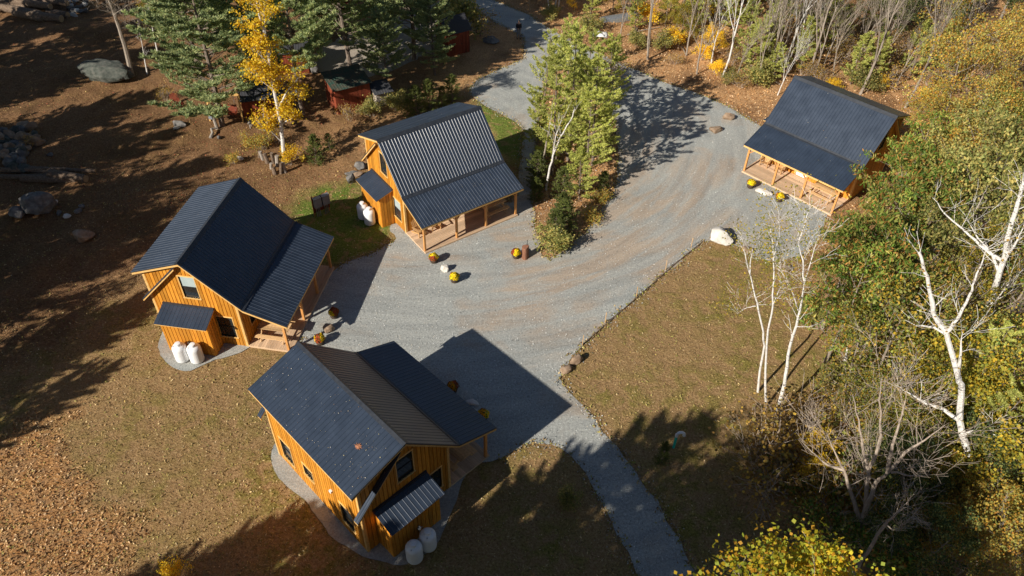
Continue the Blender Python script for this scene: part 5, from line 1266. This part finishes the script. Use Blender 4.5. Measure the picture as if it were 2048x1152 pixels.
# post with a bin and a bent drift log in front of the swing
t = empty('drift_post', gl(436, 262), 0, 'grey trunk post holding a box in front of the swing', 'post')
m = MB(); m.tube([(0, 0, -.2), (-.05, .02, .6), (-.12, .05, 1.25)], [.16, .13, .12], 8); m.build('post', M['greywood'], t)
m = MB(); m.box(-.42, -.12, -.12, .14, .95, 1.35); m.build('box', M['boxgrey'], t, bevel=.02)
m = MB(); m.tube([(.0, 0, .05), (.1, .4, .3), (-.1, .8, .4), (.25, 1.05, .35)], [.14, .11, .09, .07], 8); o = m.build('driftwood', M['greywood'], loc=gl(422, 280), smooth=True); tag(o, 'bent grey driftwood log lying below the post with the box', 'log')
# upright logs at the foot of the golden birch
for i, (u, v, h, lean) in enumerate(((519, 318, .55, .3), (527, 322, .7, -.1), (537, 330, .75, .5), (543, 340, .55, -.4), (549, 330, .95, .15), (556, 335, .85, -.1), (562, 348, .9, .25), (571, 345, .8, -.2), (551, 350, .5, .6))):
    m = MB(); r = .11+.025*(i % 3); m.m = 0; m.tube([(0, 0, -.1), (lean*h*.3, .05, h*.5), (lean*h*.6, .1, h)], [r*1.1, r, r*.95], 9)
    o = m.build('log_post', M['greywood'] if i % 2 else M['logbark'], loc=gl(u, v)); o.rotation_euler[2] = i
    tag(o, 'short weathered log stood on end round the foot of the golden birch', 'log', 'logs stood round the golden birch')
# log piles
def log(loc, length, r, rz, label, group, tilt=0., sd=0):
    t = empty('log', loc, rz, label, 'log', group); t.rotation_euler = (0, tilt, rz)
    rng = random.Random(sd); m = MB(); n = 6
    m.tube([(length*(i/n-.5), rng.uniform(-.04, .04), rng.uniform(-.03, .03)) for i in range(n+1)], [r*(1.05-.15*i/n)*rng.uniform(.94, 1.06) for i in range(n+1)], 10)
    m.build('bark', M['logbark'], t, smooth=True)
    for sx, q in ((-1, 1.05), (1, .9)):
        m = MB(); m.tube([(sx*length/2, 0, 0), (sx*(length/2+.015), 0, 0)], r*q*.9, 10); m.build('cut_end', M['logend'], t)
for i, (u, v, ln, r, dz, rz) in enumerate(((45, 32, 5, .38, .35, -.28), (85, 42, 4.6, .42, .38, -.2), (20, 18, 5, .36, .35, -.35), (70, 26, 4.5, .36, .8, -.25), (110, 22, 3.4, .34, .9, -.1), (40, 12, 5, .35, .9, -.3), (95, 12, 3.8, .33, 1.0, -.15), (118, 34, 2.2, .40, .36, -.2), (60, 40, 3.6, .3, .3, -.33))):
    x, y, z = gl(u, v); log((x, y, z+dz), ln, r, rz, 'thick log in the pile at the top left corner', 'logs piled at the top left corner', sd=i)
for i, (u, v, ln, r, dz) in enumerate(((95, 352, 6, .16, .3), (120, 348, 5.5, .15, .45), (60, 358, 5, .18, .25), (140, 362, 2.8, .36, .3), (100, 362, 4, .28, .25), (30, 350, 4.5, .2, .2))):
    x, y, z = gl(u, v); log((x, y, z+dz), ln, r, -.02+.12*(i % 3-1), 'dark fallen log in the shaded heap at the left edge', 'logs in the shaded heap at the left edge', sd=i+20)
rng_ = random.Random(8)
for i in range(22):
    u, v = rng_.uniform(135, 175), rng_.uniform(2, 32)
    rock(gz(u, v, rng_.uniform(0, .1)), (rng_.uniform(.2, .45), rng_.uniform(.18, .35), rng_.uniform(.15, .3)), 200+i, 'rock_grey' if i % 3 else 'rock_white', 'small pale rock in the heap beside the thick log pile', rng_.random()*3, group='rocks beside the thick log pile', sub=2)
for i in range(60):
    u, v = rng_.uniform(0, 80), rng_.uniform(255, 348)
    if u > 60 and v > 300: continue
    rock(gz(u, v, rng_.uniform(0, .15)), (rng_.uniform(.3, .75), rng_.uniform(.25, .5), rng_.uniform(.2, .45)), 240+i, ('rock_grey', 'rock_tan', 'rock_green')[i % 3], 'grey stone in the dark stone pile at the left edge', rng_.random()*3, group='stones piled at the left edge', sub=2)
for i, (u, v) in enumerate(((104, 316), (110, 410), (118, 428), (135, 436), (160, 430), (40, 292), (166, 420), (355, 262), (440, 282), (480, 318))):
    rock(gz(u, v), (.3, .2, .16), 300+i, 'rock_white' if i % 2 else 'rock_grey', 'small loose rock lying on the slope left of the cabins', i, group='loose rocks on the left slope', sub=2)
# flower bed plants
for i, (u, v) in enumerate(((1603, 632), (1610, 640), (1625, 637), (1633, 640), (1598, 645))):
    TB('bushg_%d' % (i % 2), u, v, .75, 'silvery low plant inside the ring of rocks on the lawn', 'silvery plants inside the rock ring', cat='plant')
# metal boat turned over, tarp, fallen timber at the woods edge
t = empty('rowing_boat', (*G(1238, 38)[:2], height_at(*G(1238, 38)[:2])+.05), .38, 'upturned silver boat at the edge of the upper woods', 'boat')
m = MB(); st_ = 9; vs_ = []
for i in range(st_):
    f = i/(st_-1); wd = .62*math.sin(math.pi*min(1, .18+f*.72))**.6; x = -2.1+4.2*f; hh = .5+.08*f
    for a in (-1, -.8, -.45, 0, .45, .8, 1): vs_.append((x, wd*a, hh*(1-abs(a)**3)))
m.add(vs_, [(i*7+k, i*7+k+1, i*7+k+8, i*7+k+7) for i in range(st_-1) for k in range(6)]+[tuple(range(7)), tuple(range(7*(st_-1), 7*st_))]); m.build('hull', M['steel'], t, smooth=True)
m = MB(); m.bar((-2.1, 0, .53), (2.0, 0, .6), .05, .05); m.build('keel', M['steel'], t)
def crumple(loc, sx, sy, h, label, sd):
    bm = bmesh.new(); bmesh.ops.create_grid(bm, x_segments=16, y_segments=12, size=1)
    for v in bm.verts:
        p = v.co; e = max(abs(p.x), abs(p.y)); q = mnoise.noise(Vector((p.x*2.2, p.y*2.2, sd)))
        v.co = Vector((p.x*sx*(1+.3*q), p.y*sy*(1+.4*mnoise.noise(Vector((p.y*2, p.x*2, sd+4)))), max(.02, h*(1-e**2)*(.6+1.6*q)+.05)))
    me = bpy.data.meshes.new('tarp'); bm.to_mesh(me); bm.free(); me.polygons.foreach_set('use_smooth', [True]*len(me.polygons))
    tag(link_mesh('tarp', me, M['tarp'], loc=loc), label, 'tarp')
crumple(gz(1196, 70, .03), .85, .6, .22, 'crumpled white tarp on the leaf litter right of the upper road', 3)
for i, (a, b, r) in enumerate((((1255, 72), (1320, 58), .07), ((1270, 66), (1285, 45), .08), ((1520, 156), (1560, 172), .07), ((1362, 92), (1372, 112), .05), ((1770, 150), (1830, 160), .05), ((1790, 185), (1840, 172), .04))):
    pa, pb = Vector(gz(*a)), Vector(gz(*b)); m = MB(); m.tube([(0, 0, .1), tuple((pb-pa)*.5+Vector((0, 0, .2))), tuple((pb-pa)+Vector((0, 0, .1)))], [r, r*.9, r*.6], 6)
    o = m.build('fallen_branch', M['greybark'], loc=tuple(pa)); tag(o, ['long fallen trunk near the white tarp and boat', 'short fallen trunk crossing the long one near the boat', 'pale broken log left of the far cabin ridge', 'thin fallen branch below the yellow bushes', 'fallen branch in the dark gap behind the far cabin', 'thin fallen branch right of the thick forked trunk'][i], 'branch')
# dark wheel-like coil near the tall shed
t = empty('hose_coil', gz(957, 68), .2, 'dark coil beside the tall shed in orange leaves', 'coil')
m = MB(); m.tube([(.26*math.cos(a*.52), .03*math.sin(a), .3+.26*math.sin(a*.52)) for a in range(13)], .06, 6); m.build('coil', M['black'], t)

# ------------------------------------------------------------------ the person on the road
def skin_body(name, verts, edges, mat, parent, levels=2):
    me = bpy.data.meshes.new(name); me.from_pydata([v[0] for v in verts], edges, [])
    o = link_mesh(name, me, mat, parent); md = o.modifiers.new('skin', 'SKIN'); md.use_smooth_shade = True
    for i, v in enumerate(verts): me.skin_vertices[0].data[i].radius = v[1] if isinstance(v[1], tuple) else (v[1], v[1])
    me.skin_vertices[0].data[0].use_root = True
    sb = o.modifiers.new('sub', 'SUBSURF'); sb.levels = levels; sb.render_levels = levels; return o
x, y, _ = G(1037, 77); per = empty('person', (x, y, .014), .25, 'person in a dark cap, black jacket and grey trousers standing on the upper road', 'person', scale=1.04)
skinm = mat_noise('skin', (.42, .24, .17), (.52, .32, .23), 8, .6, bumps=0)
trm = mat_noise('grey_trousers', (.17, .17, .17), (.25, .25, .25), 20, .85); jkm = mat_noise('black_jacket', (.008, .008, .01), (.02, .02, .024), 12, .7); shm = mat_noise('dark_shoes', (.03, .02, .015), (.06, .045, .03), 9, .7)
bv = [((0, 0, .95), (.15, .10)), ((0, 0, 1.12), (.14, .10)), ((0, 0, 1.34), (.165, .105)), ((0, 0, 1.44), (.11, .08)), ((0, .0, 1.52), .055), ((0, -.02, 1.60), (.072, .085)), ((0, -.025, 1.70), (.075, .092)), ((0, -.015, 1.76), (.05, .06)),
      ((-.18, 0, 1.41), .055), ((-.24, .02, 1.15), .045), ((-.17, -.17, 1.02), .036), ((-.08, -.26, 1.06), .030), ((.18, 0, 1.41), .055), ((.24, .02, 1.15), .045), ((.17, -.17, 1.02), .036), ((.06, -.26, 1.06), .030),
      ((-.10, 0, .86), .095), ((-.11, -.02, .48), .062), ((-.12, .02, .09), .042), ((-.13, -.12, .04), (.045, .035)), ((.10, 0, .86), .095), ((.12, -.03, .48), .062), ((.13, .01, .09), .042), ((.15, -.13, .04), (.045, .035))]
be = [(0, 1), (1, 2), (2, 3), (3, 4), (4, 5), (5, 6), (6, 7), (3, 8), (8, 9), (9, 10), (10, 11), (3, 12), (12, 13), (13, 14), (14, 15), (0, 16), (16, 17), (17, 18), (18, 19), (0, 20), (20, 21), (21, 22), (22, 23)]
body = skin_body('body', bv, be, skinm, per)
g = 1.16
jv = [(p, tuple(q*g+.012 for q in (r if isinstance(r, tuple) else (r, r)))) for p, r in bv]
jk = [0, 1, 2, 3, 8, 9, 10, 12, 13, 14]; mp = {k: i for i, k in enumerate(jk)}
skin_body('jacket', [jv[k] for k in jk], [(mp[a], mp[b]) for a, b in be if a in mp and b in mp], jkm, per)
tk = [0, 16, 17, 18, 20, 21, 22]; mp = {k: i for i, k in enumerate(tk)}
tv = [list(jv[k]) for k in tk]; tv[0] = (( 0, 0, .93), (.158, .112))
skin_body('trousers', [tuple(v) for v in tv], [(mp[a], mp[b]) for a, b in be if a in mp and b in mp], trm, per)
for sx, yy in ((-.13, -.06), (.14, -.07)):
    m = MB(); m.hexa([(sx-.05, yy-.13, 0), (sx+.05, yy-.13, 0), (sx+.045, yy+.14, 0), (sx-.045, yy+.14, 0), (sx-.045, yy-.12, .05), (sx+.045, yy-.12, .05), (sx+.05, yy+.13, .13), (sx-.05, yy+.13, .13)]); m.build('shoe', shm, per, bevel=.012)
m = MB(); m.lathe([(.098, 1.68), (.104, 1.73), (.09, 1.79), (.05, 1.82), (.01, 1.83)], 14, (0, -.02, 0)); m.box(-.06, .06, -.19, -.10, 1.69, 1.705); m.build('cap', jkm, per, smooth=True)
for sx in (-1, 1):
    for f in range(5):
        m = MB(); bx_ = sx*(.05-.012*f); L_ = (.05, .062, .066, .06, .048)[f]
        m.tube([(bx_, -.27, 1.075-.018*f), (bx_*.6, -.27-L_*.5, 1.08-.018*f), (bx_*.1, -.27-L_*.8, 1.07-.018*f)], [.009, .0085, .006], 6); m.build('finger', skinm, body)
m = MB(); m.box(-.04, .04, -.36, -.33, 1.02, 1.14); o = m.build('phone', M['black'], loc=(0, 0, 0), bevel=.004); o.location = (x, y, .03); o.rotation_euler = (0, 0, .25); tag(o, 'small dark device held in both hands by the standing person', 'phone')

# ------------------------------------------------------------------ loose leaves and tufts on the ground
def scatter(name, label, n, sampler, size, pal, seed, aspect=1.3, up=2., lift=.02, mat='litter'):
    rng = np.random.default_rng(seed); P = sampler(rng, n)
    d = np.minimum(poly_sdf(P, drive[::3]), 9); a, _ = amp_raw(P)
    Z = np.array([hfun(p[0], p[1], float(q)) for p, q in zip(P, a)])
    Cn = np.column_stack([P, Z+lift+rng.uniform(0, lift, len(P))])
    V, c = cards(rng, Cn, size, aspect, pal, up=up, shade=.3)
    o = crown_obj(name, V, c, mat, None); tag(o, label, 'leaves', kind='stuff'); return o
def in_view(rng, n, box, rej=None):
    out = []
    while len(out) < n:
        u = rng.uniform(box[0], box[2], n); v = rng.uniform(box[1], box[3], n)
        P = np.array([G(a, b)[:2] for a, b in zip(u, v)])
        k = np.ones(len(P), bool)
        if rej is not None: k = rej(P)
        out += list(P[k])
    return np.array(out[:n])
offg = lambda P: (poly_sdf(P, drive[::3]) > .05) | (poly_sdf(P, island[::2]) < 0)
for nm in 'ABCD': pass
def clear(P):
    k = offg(P) & (poly_sdf(P, pad_a) > .05) & (poly_sdf(P, pad_d) > .05)
    for nm in 'ABDC':
        X, Y, a = cabin_T(nm); c, s = math.cos(a), math.sin(a); q = P-np.array([X, Y]); lx = q[:, 0]*c+q[:, 1]*s; ly = -q[:, 0]*s+q[:, 1]*c
        k &= ~((lx > -.8) & (lx < L+.1) & (ly > -5.1) & (ly < 2.6))
    return k
scatter('fallen_leaves', 'yellow and tan fallen leaves sprinkled over the lawns', 6000, lambda r, n: in_view(r, n, (0, 350, 1700, 1152), clear), .05, [(.62, .46, .14), (.55, .42, .25), (.45, .28, .12), (.66, .5, .3), (.3, .18, .08)], 1)
scatter('fallen_leaves', 'orange and tan fallen leaves covering the upper woods floor', 26000, lambda r, n: in_view(r, n, (1040, 0, 2048, 420), clear), .11, [(.55, .3, .12), (.66, .42, .2), (.4, .2, .08), (.25, .12, .05), (.7, .5, .3)], 2, lift=.03)
scatter('fallen_leaves', 'brown and yellow leaves on the slope behind the left cabins', 10000, lambda r, n: in_view(r, n, (0, 0, 1050, 420), clear), .07, [(.42, .25, .1), (.55, .4, .15), (.3, .15, .07), (.38, .10, .05), (.2, .13, .07)], 3, lift=.03)
scatter('grass_tufts', 'dry and green grass tufts in the lawn and weedy slopes', 12000, lambda r, n: in_view(r, n, (0, 330, 1720, 1152), clear), .055, [(.34, .29, .09), (.46, .34, .15), (.24, .23, .06), (.38, .26, .11), (.55, .42, .21), (.16, .11, .05)], 4, aspect=2.6, up=.5, lift=.02)
def chips_area(P): return poly_sdf(P, CHIPS)+np.array([fbm(p[0], p[1], .35, 3) for p in P])*3.2 < .6
scatter('wood_chips', 'orange wood chips spread in the lower left corner', 3500, lambda r, n: in_view(r, n, (-60, 820, 320, 1152), chips_area), .07, [(.52, .32, .15), (.44, .26, .11), (.66, .46, .26), (.3, .15, .06), (.2, .11, .05)], 5, aspect=2.2, up=.6)
scatter('loose_gravel', 'paler stones loose on the gravel drive', 12000, lambda r, n: in_view(r, n, (600, 60, 1700, 1152), lambda P: poly_sdf(P, drive[::2]) < -.2), .055, [(.5, .52, .5), (.62, .62, .6), (.2, .21, .21), (.42, .38, .32)], 6, aspect=1.1, up=1., lift=.02)

def clear2(P):
    k = np.ones(len(P), bool)
    for nm in 'ABDC':
        X, Y, a = cabin_T(nm); c, s = math.cos(a), math.sin(a); q = P-np.array([X, Y]); lx = q[:, 0]*c+q[:, 1]*s; ly = -q[:, 0]*s+q[:, 1]*c
        k &= ~((lx > -.8) & (lx < L+.1) & (ly > -5.2) & (ly < 2.6))
    return k
def edge_pts(rng, n):
    a = np.concatenate([drive, island]); i = rng.integers(len(a), size=n); p = a[i]+rng.normal(size=(n, 2))*.16; return p
scatter('grass_tufts', 'weeds and dry grass creeping over the gravel edges', 9000, lambda r, n: (lambda P: P[clear2(P)])(edge_pts(r, n)), .075, [(.34, .29, .09), (.30, .30, .07), (.38, .26, .11), (.5, .38, .2), (.2, .13, .06)], 7, aspect=2.2, up=.4, lift=.03)
scatter('loose_gravel', 'stones spilled from the drive onto the grass', 6000, lambda r, n: (lambda P: P[clear2(P)])(drive[r.integers(len(drive), size=n)]+r.normal(size=(n, 2))*.3), .06, [(.45, .47, .45), (.55, .55, .53), (.3, .31, .31)], 8, aspect=1.1, up=1., lift=.025)
